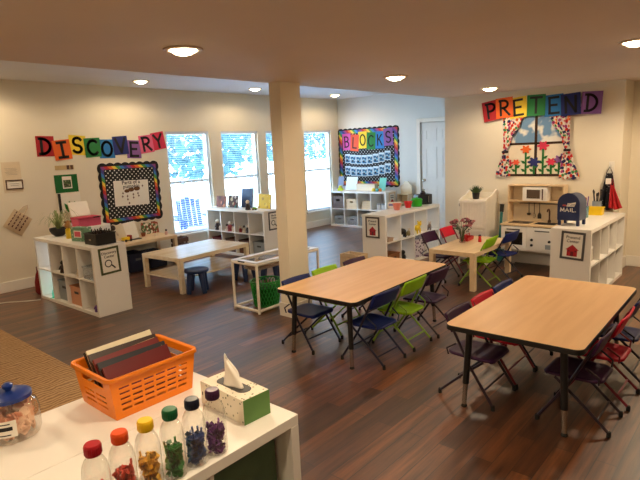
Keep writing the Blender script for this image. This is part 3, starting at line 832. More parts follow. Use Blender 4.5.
# ------------------------------------------------------------------ things on the left wall
def sheet(name, label, x, z, w, h, tilt, m, cat, marks=None, frame=None):
    t = thing(name, label, cat, (x, YD - .0005, z), W_Y)
    M = Matrix.Rotation(tilt, 4, 'Y')
    MB().box(-w / 2, -.002, -h / 2, w / 2, 0, h / 2, M).build('sheet', m, t)
    if frame:
        k = MB(); f = .014; a, b = w / 2, h / 2
        k.box(-a, -.008, -b, -a + f, -.0022, b, M).box(a - f, -.008, -b, a, -.0022, b, M).box(-a + f, -.008, -b, a - f, -.0022, -b + f, M).box(-a + f, -.008, b - f, a - f, -.0022, b, M)
        k.build('frame', frame, t)
    if marks:
        k = MB()
        for (x0, z0, x1, z1) in marks: k.box(x0, -.0032, z0, x1, -.0022, z1, M)
        k.build('printed_lines', mat('grey_print', rgb(150, 136, 118), .9), t)
    return t
lines = [(-.08 + .01 * (i % 3), .115 - i * .016, .06 + .012 * (i % 2), .118 - i * .016) for i in range(6)]
lines2 = [(-.08, -.135 + i * .018, .08 - .02 * (i % 2), -.132 + i * .018) for i in range(4)]
PAPW = mat('cream_notice_paper', rgb(226, 208, 178), .9)
sheet('notice', 'large cream paper notice taped to the left wall', 2.60, 1.50, .23, .40, 0, PAPW, 'notice', lines + lines2)
sheet('certificate', 'small dark framed certificate hanging over a paper notice on the left wall', 2.615, 1.405, .21, .125, R(1), PAPER, 'picture', [(-.06, .01, .06, .014), (-.05, -.015, .05, -.011)], DWOOD)
bpy.data.objects['certificate'].location.y = YD - .0045
# hanging cloth with dark letters
t = thing('cloth_bag', 'cream canvas bag with dark scrawled letters hanging tilted on the left wall', 'bag', (2.59, YD - .001, .90), W_Y)
M = Matrix.Rotation(R(38), 4, 'Y')
def bagf(u, v):
    x, z = (u - .5) * .26, (v - .5) * .27
    return M @ Vector((x, -.008 - .022 * math.sin(PI * u) * math.sin(PI * v), z))
k = MB().grid(bagf, 12, 12); k.grid(lambda u, v: M @ Vector(((u - .5) * .26, -.001, (v - .5) * .27)), 2, 2)
k.build('canvas', mat('cream_canvas', rgb(214, 190, 156), .95, var=.12, bump=.2), t, smooth=True)
k = MB().tube([M @ Vector(p) for p in ((-.07, -.012, .13), (-.05, -.012, .22), (-.02, -.012, .26), (.0, -.012, .22), (.01, -.012, .13))], .005, 6).build('strap', mat('cream_strap', rgb(198, 170, 134), .9), t)
k = MB(); random.seed(3)
for i in range(5):
    for j in range(4):
        x, z = -.1 + j * .05, .09 - i * .045
        dk = (x + .12) * .5
        k.prism([(x, z), (x + .012 + dk * .1, z), (x + .014, z + .03), (x + .002, z + .032)], -.036, -.030, M)
k.build('scrawled_letters', mat('dark_brown_ink', rgb(96, 52, 44), .9), t)
# small tan card with two dark squares
t = thing('name_strip', 'small tan card strip with two dark marks above the green poster', 'card', (3.29, YD - .0005, 1.59), W_Y)
MB().box(-.13, -.003, -.03, .13, 0, .03).build('strip', mat('tan_card', rgb(206, 180, 130), .9), t)
MB().box(.03, -.0045, -.03, .07, -.0031, .03).box(.08, -.0045, -.03, .12, -.0031, .03).build('dark_squares', DWOOD, t)
# green poster with picture
t = thing('poster', 'green poster with a small pale picture, pinned above the plant pocket', 'poster', (3.29, YD - .0005, 1.365), W_Y)
MB().box(-.16, -.004, -.125, .16, 0, .125).build('backing', mat('green_card_stock', rgb(18, 104, 44), .8), t)
MB().box(-.055, -.006, -.07, .075, -.0042, .10).build('picture_card', PAPER, t)
MB().box(-.042, -.0072, -.055, .062, -.0062, .05).build('picture', spots_mat('garden_print', rgb(90, 110, 70), [rgb(40, 70, 36), rgb(150, 150, 120), rgb(60, 60, 50)], 45, .5), t)
# dark backed pocket chart with green pot
t = thing('pocket_chart', 'dark edged white pocket chart with a green plant picture on the left wall', 'chart', (3.32, YD - .0005, 1.09), W_Y)
MB().box(-.14, -.012, -.14, .14, 0, .14).build('board', PAPER, t)
MB().box(-.17, -.02, -.14, -.14, 0, .14).build('side_bar', BLACK, t)
P = [(-.06, -.13), (.07, -.13), (.10, -.06), (.09, -.01), (.06, -.04), (.05, .02), (.01, -.03), (-.03, .03), (-.05, -.03), (-.1, .0), (-.09, -.07)]
MB().prism(P, -.018, -.0122).build('green_plant', mat('green_felt', rgb(36, 122, 44), .9), t)

# small white cabinet in the corner behind the left bookcase, mostly hidden
t = thing('cabinet', 'low white cabinet against the left wall behind the magnifying glass bookcase', 'cabinet', (3.37, 7.43, 0))
MB().box(-.30, -.18, .04, .30, .18, .765).build('body', WHITE, t, bevel=.003)
MB().box(-.27, -.15, .001, .27, .16, .04).build('plinth', DGREY, t)
for s in (-1, 1):
    dd = MB().box(min(0, s * .29) + .003, -.197, .06, max(0, s * .29) - .003, -.181, .75).build('door', WHITE2, t, bevel=.002)
    MB().tube([(s * .03, -.212, .5), (s * .03, -.212, .6)], .006, 8).build('handle', CHROME, dd)
t = thing('storage_box', 'pink and red storage box on the low white cabinet', 'box', (3.40, 7.39, .766))
MB().box(-.17, -.12, 0, .15, .12, .105).build('body', mat('pink_card', rgb(214, 84, 110), .7), t, bevel=.004)
MB().box(-.175, -.125, .1055, .155, .125, .13).build('lid', mat('red_pink_card', rgb(196, 58, 84), .7), t, bevel=.004)
MB().box(.04, -.127, .112, .13, -.1255, .127).build('tag', BLACK, t)
t = thing('paper_stack', 'white tilted book lying open on top of the pink box', 'book', (3.37, 7.40, .906), 0, rot=(R(0), 0, R(-6)))
Mx = Matrix.Translation((0, .06, .0)) @ Matrix.Rotation(R(62), 4, 'X')
MB().box(-.14, 0, -.012, .12, .22, 0, Mx).build('page_block', PAPER, t, bevel=.003)
MB().box(-.145, -.004, -.018, .125, .225, -.0125, Mx).build('cover', mat('cream_cover', rgb(232, 220, 204), .7), t)
MB().box(-.14, .07, 0, .12, .11, .006).build('stand', WHITE, t)

# ------------------------------------------------------------------ things on the left bookcase (D)
def bowl_plant():
    p = top(SD, -.60, -.01)
    t = thing('potted_plant', 'spider plant in a black bowl on the left bookcase', 'plant', (2.73, 6.72, .771))
    MB().lathe([(.05, 0), (.085, .03), (.105, .07), (.108, .10), (.1, .10), (.09, .06), (.0001, .055)], n=24).build('bowl', BLACK, t, smooth='auto')
    L = MB(); random.seed(11)
    for k in range(46):
        a = random.uniform(0, 2 * PI); ln = random.uniform(.16, .30); h = random.uniform(.12, .26); w = .007
        pr = []
        for j in range(7):
            q = j / 6; r = ln * q; z = .06 + h * math.sin(q * 2.6) 
            ww = w * (1 - q * .85)
            c = Vector((r * math.cos(a), r * math.sin(a), z)); n = Vector((-math.sin(a), math.cos(a), 0)) * ww
            pr.append((c - n, c + n))
        for (a0, b0), (a1, b1) in zip(pr, pr[1:]): L.face([a0, b0, b1, a1])
    L.build('leaves', mat('pale_green_leaf', rgb(150, 164, 106), .6, var=.3), t, smooth=True)
bowl_plant()
t = thing('squeeze_bottle', 'yellow bottle with a tan top on the left bookcase', 'bottle', (2.70, 6.36, .771))
MB().lathe([(.036, 0), (.04, .005), (.04, .11), (.026, .125)], n=18).build('body', mat('yellow_plastic', rgb(232, 196, 40), .35), t, smooth='auto')
MB().lathe([(.026, .1255), (.04, .136), (.044, .158), (.034, .18), (.022, .192), (.014, .215), (.0001, .217)], n=18).build('top', mat('tan_plastic', rgb(176, 128, 70), .4), t, smooth='auto')
MB().ball((-.03, 0, .198), .014).ball((.03, 0, .198), .014).build('ears', mat('brown_plastic', rgb(140, 96, 52), .4), t, smooth=True)
t = thing('card_box', 'green patterned cardboard box with a pink label on the left bookcase', 'box', (2.69, 6.02, .771), -PI / 2 + .25)
MB().box(-.115, -.05, 0, .115, .05, .16).build('box', spots_mat('green_pattern_card', rgb(112, 150, 120), [rgb(80, 124, 96), rgb(190, 200, 180), rgb(90, 140, 110)], 40, .4), t, bevel=.003)
MB().box(-.06, -.0525, .045, .06, -.0505, .125).build('label_panel', PAPER, t)
MB().box(-.048, -.0545, .055, .048, -.0527, .115).build('pink_panel', mat('pink_print', rgb(222, 96, 110), .8), t)
def wire_basket():
    t = thing('wire_basket', 'black basket full of dark pencils on the near end of the left bookcase', 'basket', (2.71, 5.62, .771), -PI / 2 + .05)
    hx, hy, H = .125, .11, .12
    m = MB()
    for s in (-1, 1):
        m.box(-hx, s * hy - .004, 0, hx, s * hy + .004, H); m.box(s * hx - .004, -hy + .004, 0, s * hx + .004, hy - .004, H)
    m.box(-hx, -hy, 0, hx, hy, .006)
    m.build('body', BLACK, t, bevel=.002)
    m = MB()
    for s in (-1, 1):
        m.tube([(-hx - .004, s * (hy + .004), H), (hx + .004, s * (hy + .004), H)], .007, 6); m.tube([(s * (hx + .004), -hy, H), (s * (hx + .004), hy, H)], .007, 6)
    m.build('rim', BLACK, t)
    m = MB()
    for i in range(7): m.box(-hx + .02 + i * .033, -hy - .007, .02, -hx + .03 + i * .033, -hy - .0045, H - .02)
    m.build('ribs', DGREY, t)
    MB().box(-.02, -hy - .009, .05, .02, -hy - .0075, .065).build('tag', CHROME, t)
    random.seed(5); m = MB()
    for i in range(40):
        x, y = random.uniform(-.095, .095), random.uniform(-.085, .085); dx, dy = random.uniform(-.03, .03), random.uniform(-.02, .02)
        m.tube([(x, y, .01), (x + dx * .5, y + dy * .5, random.uniform(.12, .165))], .0045, 6)
    c = m.build('pencils', spots_mat('dark_pencil_paint', rgb(30, 26, 26), [rgb(60, 30, 30), rgb(24, 24, 40), rgb(90, 80, 70)], 50, .6))
    c.parent = None; c.location = t.location; c.rotation_euler = t.rotation_euler; c.location.z += .008
    tag(c, 'bunch of dark pencils standing in the black basket', 'pencils', None, 'stuff')
wire_basket()

# generic small toys ----------------------------------------------------
def figure(name, label, loc, body, head, h=.11, group=None, cat='toy', rz=0):
    t = thing(name, label, cat, loc, rz, group)
    MB().lathe([(h * .26, 0), (h * .28, h * .06), (h * .2, h * .35), (h * .22, h * .55), (h * .1, h * .66)], n=14).build('body', body, t, smooth='auto')
    MB().ball((0, 0, h * .80), h * .19).build('head', head, t, smooth=True)
    MB().tube([(-h * .2, 0, h * .52), (-h * .34, -h * .05, h * .3)], h * .06, 8).tube([(h * .2, 0, h * .52), (h * .34, -h * .05, h * .3)], h * .06, 8).build('arms', body, t, smooth='auto')
    return t
def bin_(name, label, loc, yaw, w, d, h, m=None, cat='bin', group=None, handle=True):
    t = thing(name, label, cat, loc, yaw, group)
    a, b, k = w / 2, d / 2, .006
    q = MB(); q.box(-a, -b, 0, a, -b + k, h).box(-a, b - k, 0, a, b, h).box(-a, -b + k, 0, -a + k, b - k, h).box(a - k, -b + k, 0, a, b - k, h).box(-a + k, -b + k, 0, a - k, b - k, k)
    q.build('body', m, t, bevel=.003)
    r = MB(); e = .006
    r.box(-a - e, -b - e, h - .014, a + e, -b - .0002, h + .002).box(-a - e, b + .0002, h - .014, a + e, b + e, h + .002).box(-a - e, -b - .0002, h - .014, -a - .0002, b + .0002, h + .002).box(a + .0002, -b - .0002, h - .014, a + e, b + .0002, h + .002)
    r.build('rim', m, t)
    if handle: MB().box(-w * .16, -b - .004, h * .62, w * .16, -b - .0004, h * .74).build('handle', DGREY, t)
    return t
PINKW = mat('faded_pink_plastic', rgb(226, 180, 160), .5)
CLEARB = clear_mat('clear_bin_plastic', (.92, .95, .97, 1), .1, milky=.22, milk=(.8, .86, .9, 1))
GREYB = mat('grey_plastic', rgb(150, 158, 162), .5)
TOYW = mat('cream_toy_paint', rgb(222, 206, 184), .5)
TOYD = mat('dark_toy_paint', rgb(52, 36, 34), .5)
TOYR = mat('red_toy_paint', rgb(150, 40, 44), .5)
TOYB = mat('black_toy_paint', rgb(24, 24, 26), .5)
TOYY = mat('yellow_toy_paint', rgb(240, 204, 30), .45)
TOYT = mat('teal_toy_paint', rgb(60, 150, 150), .5)
TOYP = mat('purple_toy_paint', rgb(110, 70, 140), .5)
# left bookcase cubbies
LITB = glow('light_box_face', (.80, .93, 1, 1), 2.4)
t = thing('light_box', 'glowing light panel box in the far lower cubby of the left bookcase', 'lamp', cell(SD, 0, 0, 0, .08), yawof(SD))
MB().box(-.15, .02, 0, .15, .06, .26).build('case', WHITE, t, bevel=.003)
MB().box(-.135, .016, .015, .135, .0195, .245).build('lit_face', LITB, t)
t = thing('light_box', 'glowing light panel box in the far upper cubby of the left bookcase', 'lamp', cell(SD, 0, 1, 0, .08), yawof(SD))
MB().box(-.15, .02, 0, .15, .06, .28).build('case', WHITE, t, bevel=.003)
MB().box(-.135, .016, .015, .135, .0195, .265).build('lit_face', glow('soft_light_box_face', (.82, .92, 1, 1), 1.3), t)
TEALC = clear_mat('teal_translucent_acrylic', (.45, .95, .85, 1), .12)
for i, (dx, hh, lab) in enumerate(((-.07, .17, 'tall'), (.04, .13, 'short'), (.10, .10, 'smallest'))):
    t = thing('acrylic_shape', '%s teal see-through acrylic shape before the light box' % lab, 'toy', cell(SD, 0, 0, dx - .03 + .01 * i, .03 - .09 * i), yawof(SD) + .3 * i, 'teal acrylic shapes')
    MB().lathe([(.035, 0), (.035, hh * .6), (.02, hh), (.0001, hh)], n=6).build('shape', TEALC, t); MB().box(-.04, -.04, 0, .04, .04, .004).build('foot', TEALC, t)
c = MB().tube([(0, 0, 0), (-.12, .08, .001), (-.30, .25, .001), (-.7, .45, .001), (-1.4, .5, .001)], .006, 6).build('power_cord', mat('white_cord', rgb(232, 226, 216), .5), smooth=True)
c.location = (2.44, 6.80, .007); tag(c, 'white power cord running across the floor from the left bookcase', 'cord')
figure('toy_figure', 'dark toy figure in the upper middle cubby of the left bookcase', cell(SD, 1, 1, .07, -.15), TOYD, TOYB, .15)
figure('toy_figure', 'small pale toy figure in the third upper cubby of the left bookcase', cell(SD, 2, 1, .09, -.15), TOYW, TOYW, .09)
bin_('bin', 'clear lidless bin in the near upper cubby of the left bookcase', cell(SD, 3, 1, .03, -.05), yawof(SD), .24, .26, .14, CLEARB, handle=False)
bin_('bin', 'orange tinted tray bin in the third lower cubby of the left bookcase', cell(SD, 2, 0, .0, -.02), yawof(SD), .29, .28, .22, mat('peach_plastic', rgb(222, 160, 124), .5))
bin_('bin', 'grey bin in the second lower cubby of the left bookcase', cell(SD, 1, 0, .0, .0), yawof(SD), .28, .28, .24, GREYB)
figure('toy_figure', 'purple toy figure in the near lower cubby of the left bookcase', cell(SD, 3, 0, .09, -.15), TOYP, TOYW, .12)
# red bag hanging behind the left bookcase end
t = thing('tote_bag', 'dark red bag slumped on the floor behind the far end of the left bookcase', 'bag', (2.575, 7.12, .002))
MB().lathe([(.05, 0), (.075, .03), (.07, .16), (.045, .26), (.02, .31)], n=14, sx=.8, sy=1.2).build('bag', mat('dark_red_cloth', rgb(140, 26, 30), .85, var=.3), t, smooth='auto')
MB().tube([(-.02, 0, .30), (-.02, .0, .36), (.02, .0, .36), (.02, 0, .30)], .006, 6).build('strap', mat('red_strap', rgb(116, 24, 28), .85), t)

# desk items -------------------------------------------------------------
dz = .471
t = thing('paper_stand', 'white sheet leaning on a small black stand on the desk', 'stand', (4.03, 7.28, dz), -.1)
Mx = Matrix.Translation((0, .01, .012)) @ Matrix.Rotation(R(-16), 4, 'X') @ Matrix.Rotation(R(-6), 4, 'Y')
MB().box(-.095, 0, 0, .095, .006, .26, Mx).build('sheet', PAPER, t, bevel=.002)
MB().box(-.10, -.05, 0, .10, .07, .012).build('base', BLACK, t, bevel=.002)
MB().box(-.02, .05, .012, .02, .058, .12).build('prop', BLACK, t)
figure('toy_figure', 'white and brown toy dog figure beside the black pencil basket, on the desk', (3.80, 7.46, dz), TOYW, TOYD, .24)
t = thing('toy_truck', 'small yellow and red toy truck on the desk', 'toy', (3.87, 7.20, dz), .2)
MB().box(-.07, -.035, .025, .03, .035, .07).build('bed', TOYY, t, bevel=.005); MB().box(.032, -.033, .025, .075, .033, .09).build('cab', TOYR, t, bevel=.006)
for x in (-.045, .045):
    for y in (-.036, .036): MB().lathe([(.02, -.006), (.02, .006)], n=12, M=Matrix.Translation((x, y, .0205)) @ Matrix.Rotation(PI / 2, 4, 'X')).build('wheel', BLACK, t)
t = thing('potted_plant', 'small green leafy plant in a pot on the desk', 'plant', (4.27, 7.42, dz))
MB().lathe([(.025, 0), (.036, .05), (.04, .055), (.034, .055), (.0001, .05)], n=14).build('pot', mat('terracotta', rgb(150, 84, 56), .8), t, smooth='auto')
random.seed(9); m = MB()
for k in range(46):
    a, r, h = random.uniform(0, 2 * PI), random.uniform(.01, .055), random.uniform(.06, .16)
    c = Vector((r * math.cos(a), r * math.sin(a), h)); d = Vector((math.cos(a), math.sin(a), .5)).normalized() * .02; n = Vector((-math.sin(a), math.cos(a), 0)) * .01
    m.face([c - d, c + n, c + d, c - n])
m.build('leaves', mat('green_leaf', rgb(60, 120, 60), .6, var=.3), t)
t = thing('picture_board', 'small upright board covered in brown and cream pictures on the desk', 'board', (4.45, 7.50, dz), 0)
MB().box(-.15, 0, .012, .15, .012, .20, Matrix.Rotation(R(-8), 4, 'X')).build('panel', spots_mat('brown_collage', rgb(200, 184, 156), [rgb(150, 80, 56), rgb(90, 110, 70), rgb(230, 220, 200), rgb(120, 70, 50)], 30, .8), t)
MB().box(-.15, -.03, 0, .15, .06, .012).build('foot', BIRCH, t)
figure('toy_figure', 'small pinkish toy figure at the right end of the desk', (4.55, 7.22, dz), PINKW, TOYD, .09)
figure('toy_figure', 'small cream toy figure between the plant and the right end of the desk', (4.38, 7.25, dz), TOYW, TOYR, .08)
bin_('bin', 'dark navy bin on the floor under the left half of the desk', (4.0, 7.34, .002), 0, .28, .36, .27, mat('navy_fabric', rgb(24, 28, 50), .9))
bin_('bin', 'dark navy bin on the floor under the right half of the desk', (4.34, 7.34, .002), 0, .28, .36, .24, mat('dark_navy_fabric', rgb(20, 24, 44), .9))
t = thing('wooden_crate', 'small dark wooden crate standing at the right end of the desk', 'crate', (4.78, 7.22, .002))
q = MB(); 
for z in (.02, .12, .22, .32):
    q.box(-.1, -.1, z, .1, -.085, z + .07); q.box(-.1, .085, z, .1, .1, z + .07); q.box(-.1, -.085, z, -.085, .085, z + .07); q.box(.085, -.085, z, .1, .085, z + .07)
q.build('slats', DWOOD, t)
q = MB()
for sx in (-1, 1):
    for sy in (-1, 1): q.box(sx * .075 - .012, sy * .075 - .0095, 0, sx * .075 + .012, sy * .075 + .0095, .40)
q.box(-.083, -.083, .021, .083, .083, .03)
q.build('posts', DWOOD, t)

# ------------------------------------------------------------------ window bookcase (W)
def book_stand(label, x, y, w, h, m, tilt=8, yaw=-PI / 2, page=True):
    t = thing('book', label, 'book', (x, y, .7735), yaw, 'picture books on the window bookcase')
    Mx = Matrix.Rotation(R(-tilt), 4, 'X')
    MB().box(-w / 2, -.006, 0, w / 2, -.0025, h, Mx).build('front_cover', m, t)
    MB().box(-w / 2 + .004, -.0024, .003, w / 2 - .004, .012, h - .003, Mx).build('pages', PAPER, t)
    MB().box(-w / 2, .0121, 0, w / 2, .016, h, Mx).build('back_cover', m, t)
    MB().tube([(0, .02 + h * .4 * math.sin(R(tilt)), h * .4), (0, .12, .006)], .005, 6).build('prop', BLACK, t)
    return t
BK1 = spots_mat('brown_picture_cover', rgb(120, 72, 60), [rgb(196, 130, 96), rgb(84, 60, 60), rgb(160, 90, 70)], 14, .5)
BK2 = spots_mat('multicolour_picture_cover', rgb(80, 64, 60), [rgb(60, 110, 100), rgb(190, 170, 130), rgb(120, 60, 60), rgb(200, 190, 180)], 16, .5)
BK3 = mat('navy_book_cover', rgb(34, 60, 104), .5, var=.2)
BK4 = spots_mat('yellow_picture_cover', rgb(236, 204, 36), [rgb(200, 160, 30), rgb(245, 220, 80)], 14, .35, rough=.5)
book_stand('brown picture book, leftmost on the window bookcase', 5.70, 7.27, .25, .19, BK1)
book_stand('multicolour picture book standing left of the tall navy book', 5.72, 6.98, .25, .21, BK2)
book_stand('tall navy book, the tallest on the window bookcase', 5.82, 6.74, .27, .32, BK3)
book_stand('bright yellow picture book on the window bookcase nearest the column', 5.80, 6.29, .29, .235, BK4)
figure('toy_figure', 'brown and white toy figure before the tall navy book', (5.60, 6.46, .771), TOYD, TOYW, .16)
t = thing('toy_car', 'tiny lime green toy car on the window bookcase', 'toy', (5.63, 6.33, .771), -1.2)
MB().box(-.04, -.022, .012, .04, .022, .03).box(-.02, -.02, .03, .022, .02, .048).build('body', CHT['green'], t, bevel=.004)
for x in (-.024, .024): MB().lathe([(.0115, -.024), (.0115, .024)], n=10, M=Matrix.Translation((x, 0, .012)) @ Matrix.Rotation(PI / 2, 4, 'X')).build('axle', BLACK, t)
k = 0
nm = ['first', 'second', 'third', 'fourth']
for c_, items in ((0, ((.02, TOYD, .18), (.10, TOYW, .12))), (1, ((-.08, TOYW, .12), (.0, TOYR, .17), (.09, TOYW, .13))), (2, ((-.09, TOYR, .10), (.0, TOYW, .12), (.1, TOYD, .14)))):
    for j, (dx, m_, h_) in enumerate(items):
        figure('toy_figure', 'small toy figure, %s from the left in the %s upper cubby below the books' % (nm[j], nm[c_]), cell(SW, c_, 1, dx, -.14), m_, TOYW if m_ is not TOYW else TOYD, h_, 'figures in the window bookcase')
for c_, mm in ((0, mat('dark_red_bin', rgb(104, 34, 38), .6)), (1, DWOOD), (2, mat('brown_bin', rgb(96, 62, 48), .6)), (3, GREYB)):
    bin_('bin', '%s bin in the %s lower cubby of the window bookcase' % (['dark red', 'walnut brown', 'brown', 'grey'][c_], nm[c_]), cell(SW, c_, 0, 0, 0), yawof(SW), .28, .3, .22, mm)

# ------------------------------------------------------------------ BLOCKS bookcase (B)
yb = yawof(SB)
def crate(label, loc, yaw, w, d, h, m, name='wooden_crate'):
    t = thing(name, label, 'crate', loc, yaw)
    a, b, k = w / 2, d / 2, .012
    q = MB(); q.box(-a, -b, 0, a, b, k)
    q.box(-a, -b, k, -a + k, b, h).box(a - k, -b, k, a, b, h); q.box(-a + k, b - k, k, a - k, b, h)
    q.build('body', m, t)
    # front with a handle slot and a softly arched top
    P1 = [(-a + k, k), (a - k, k), (a - k, h * .62), (-a + k, h * .62)]
    f = MB().prism(P1, -b, -b + k)
    f.prism([(-a + k, h * .62), (-w * .16, h * .62), (-w * .16, h * .8), (-a + k, h * .8)], -b, -b + k).prism([(w * .16, h * .62), (a - k, h * .62), (a - k, h * .8), (w * .16, h * .8)], -b, -b + k)
    f.prism([(-a + k, h * .8), (a - k, h * .8), (a - k, h * .96), (a * .5, h * 1.06), (-a * .5, h * 1.06), (-a + k, h * .96)], -b, -b + k)
    f.build('front_panel', m, t)
    return t
crate('dark brown wooden crate in the leftmost upper cubby under the BLOCKS board', cell(SB, 0, 1, 0, -.01), yb, .31, .33, .25, DWOOD)
crate('tan wooden crate in the second upper cubby under the BLOCKS board', cell(SB, 1, 1, 0, -.01), yb, .27, .3, .2, BIRCH)
for j in range(4):
    b_ = MB().box(-.12 + .01 * j, -.06, 0, .12 - .008 * j, .06, .042).build('wooden_block', BIRCH, bevel=.003)
    b_.location = cell(SB, 2, 1, 0, -.06) + Vector((0, 0, j * .0425)); b_.rotation_euler = (0, 0, yb + .05 * (j - 1))
    tag(b_, 'pale wooden plank block, %s of the stack in the third upper cubby under BLOCKS' % ['bottom', 'second', 'third', 'topmost'][j], 'block', 'stacked plank blocks')
for j, dx in enumerate((-.06, .06)):
    t = thing('canister', '%s white canister in the right upper cubby under the BLOCKS board' % ('left' if j == 0 else 'right'), 'canister', cell(SB, 3, 1, dx, -.07), yb, 'white canisters')
    MB().lathe([(.04, 0), (.042, .004), (.042, .10)], n=18).build('body', WHITE2, t, smooth='auto'); MB().lathe([(.044, .1005), (.044, .118), (.012, .122), (.010, .135), (.0001, .136)], n=18).build('lid', GREYB, t, smooth='auto')
for c_ in range(4):
    bin_('bin', 'translucent grey bin in the %s lower cubby under the BLOCKS board' % nm[c_], cell(SB, c_, 0, 0, 0), yb, .28, .3, .18, CLEARB if c_ < 2 else GREYB, group='grey bins under BLOCKS')
zt = .7712
def leaning(name, label, y, w, h, m, x=9.15, tilt=14, cat='sheet', foot=True):
    t = thing(name, label, cat, (x, y, zt), W_X)
    MB().box(-w / 2, -.004, .006, w / 2, 0, h, Matrix.Rotation(R(-tilt), 4, 'X')).build('panel', m, t, bevel=.0015)
    MB().box(-w / 2, -.03, 0, w / 2, .05, .006).build('stand', WHITE, t)
    return t
leaning('display_sheet', 'dark edged grey sheet at the left end of the bookcase under BLOCKS', 7.40, .16, .3, mat('grey_print_sheet', rgb(120, 128, 150), .7), 9.14)
leaning('display_sheet', 'large white sheet leaning under the left of the BLOCKS board', 7.08, .30, .29, mat('white_print_sheet', rgb(226, 238, 240), .7), 9.12)
leaning('display_sheet', 'teal sheet leaning under the right corner of the BLOCKS board', 6.27, .17, .27, mat('teal_print_sheet', rgb(120, 208, 196), .7), 9.12)
t = thing('wooden_tray', 'long low pale wooden box on the bookcase under the BLOCKS board', 'box', (9.10, 6.63, zt), W_X)
MB().box(-.24, -.06, 0, .24, .06, .125).build('box', BIRCH2, t, bevel=.003); MB().box(-.25, -.066, .1255, .25, .066, .14).build('lid', BIRCH, t, bevel=.003)
t = thing('toy_blocks', 'lime yellow toy blocks beside the white sheet under BLOCKS', 'toy', (8.93, 7.22, zt), .3)
MB().box(-.05, -.05, 0, .05, .05, .06).build('block', mat('lime_block', rgb(206, 224, 40), .5), t, bevel=.003); MB().box(-.03, -.03, .0605, .03, .03, .11).build('block', mat('lemon_block', rgb(232, 224, 60), .5), t, bevel=.003)
for j, (yy, cc, lab) in enumerate(((6.36, TOYY, 'yellow'), (6.27, TOYT, 'teal'), (6.19, mat('orange_block', rgb(226, 130, 50), .5), 'orange'))):
    t = thing('toy_block', 'small %s toy block before the teal sheet under BLOCKS' % lab, 'toy', (8.95, yy, zt), .2 * j)
    MB().prism([(-.035, 0), (.035, 0), (.035, .03), (0, .065), (-.035, .03)], -.025, .025).build('block', cc, t, bevel=.002)

# scalloped wooden play stand behind the middle bookcase
t = thing('play_stand', 'cream scalloped wooden play stand against the far wall beside the BLOCKS board', 'shelf', (9.30, 5.82, 0), W_X)
P = [(-.13, .0), (.13, .0), (.13, .78), (.12, .86), (.07, .90), (.05, .95), (-.05, .95), (-.07, .90), (-.12, .86), (-.13, .78)]
MB().prism(P, .05, .07).build('back_panel', BIRCH2, t)
for s in (-1, 1): MB().box(s * .12 - .01, -.10, .002, s * .12 + .01, .049, .70).build('side_panel', BIRCH2, t)
for z in (.25, .5, .69): MB().box(-.109, -.10, z, .109, .049, z + .015).build('shelf', BIRCH2, t)

# ------------------------------------------------------------------ middle bookcase (M)
zt = .7712
def bucket(label, x, y, m, r=.06, h=.085, handle=False):
    t = thing('bowl', label, 'bowl', (x, y, zt))
    MB().lathe([(r * .62, 0), (r * .68, .004), (r, h), (r * 1.12, h + .004), (r * 1.12, h + .01), (r * .94, h + .006), (r * .6, .008), (.0001, .008)], n=22).build('bowl', m, t, smooth='auto')
    MB().tube([(-r * 1.1, 0, h), (-r * 1.3, 0, h * .8), (-r * .95, 0, h * .55)], .006, 6).tube([(r * 1.1, 0, h), (r * 1.3, 0, h * .8), (r * .95, 0, h * .55)], .006, 6).build('handles', m, t, smooth='auto')
    return t
bucket('salmon pink bowl, nearest of the three on the bookcase behind the tables', 6.42, 4.16, mat('salmon_plastic', rgb(226, 130, 110), .4))
bucket('bright red bowl on the bookcase behind the tables', 6.71, 4.15, mat('bright_red_plastic', rgb(214, 30, 30), .4))
t = thing('cooking_pot', 'bright green toy cooking pot on the bookcase behind the tables', 'pot', (6.90, 4.12, zt), .3)
G2 = mat('bright_green_enamel', rgb(44, 172, 30), .35)
MB().lathe([(.065, 0), (.08, .01), (.085, .10), (.09, .105), (.08, .105), (.072, .012), (.0001, .012)], n=22).build('pot', G2, t, smooth='auto')
MB().lathe([(.087, .106), (.07, .122), (.014, .128), (.014, .142), (.0001, .144)], n=22).build('lid', G2, t, smooth='auto')
MB().tube([(.083, 0, .08), (.125, 0, .085), (.125, 0, .05), (.083, 0, .045)], .008, 6).build('handle', WHITE, t, smooth='auto')
t = thing('paper_sign', 'small white and lavender lettered sign behind the salmon bowl', 'sign', (6.55, 4.285, zt), W_X + .5)
MB().box(-.10, -.002, .01, .10, .002, .10).build('card', PAPER, t); MB().box(-.085, -.0035, .04, .085, -.0022, .075).build('lavender_band', mat('lavender_print', rgb(130, 130, 190), .8), t); MB().box(-.07, -.03, 0, .07, .03, .01).build('stand', WHITE, t)
t = thing('toy_microwave', 'black toy microwave at the far end of the bookcase behind the tables', 'toy', (7.165, 4.165, zt), -.6)
MB().box(-.118, -.08, .008, .118, .08, .160).build('case', BLACK, t, bevel=.006)
MB().box(-.105, -.086, .02, .05, -.0805, .152).build('door', mat('dark_glass', rgb(14, 14, 16), .15), t, bevel=.002)
MB().box(.065, -.085, .03, .108, -.0805, .15).build('control_panel', DGREY, t)
MB().tube([(.045, -.094, .04), (.045, -.094, .135)], .005, 6).build('handle', CHROME, t)
t = thing('toy_blender', 'dark toy appliance standing on top of the black toy microwave', 'toy', (7.14, 4.15, zt + .1615), .3)
MB().lathe([(.04, 0), (.045, .02), (.03, .035), (.024, .05)], n=14).build('base', TOYD, t, smooth='auto'); MB().lathe([(.025, .0505), (.035, .075), (.02, .08)], n=14).build('jug', GREYB, t, smooth='auto')
ym = yawof(SM)
bin_('tray', 'small clear tray in the first upper cubby behind the tables', cell(SM, 0, 1, -.06, -.13), ym, .12, .1, .05, mat('tan_clear', rgb(196, 170, 150), .4), handle=False)
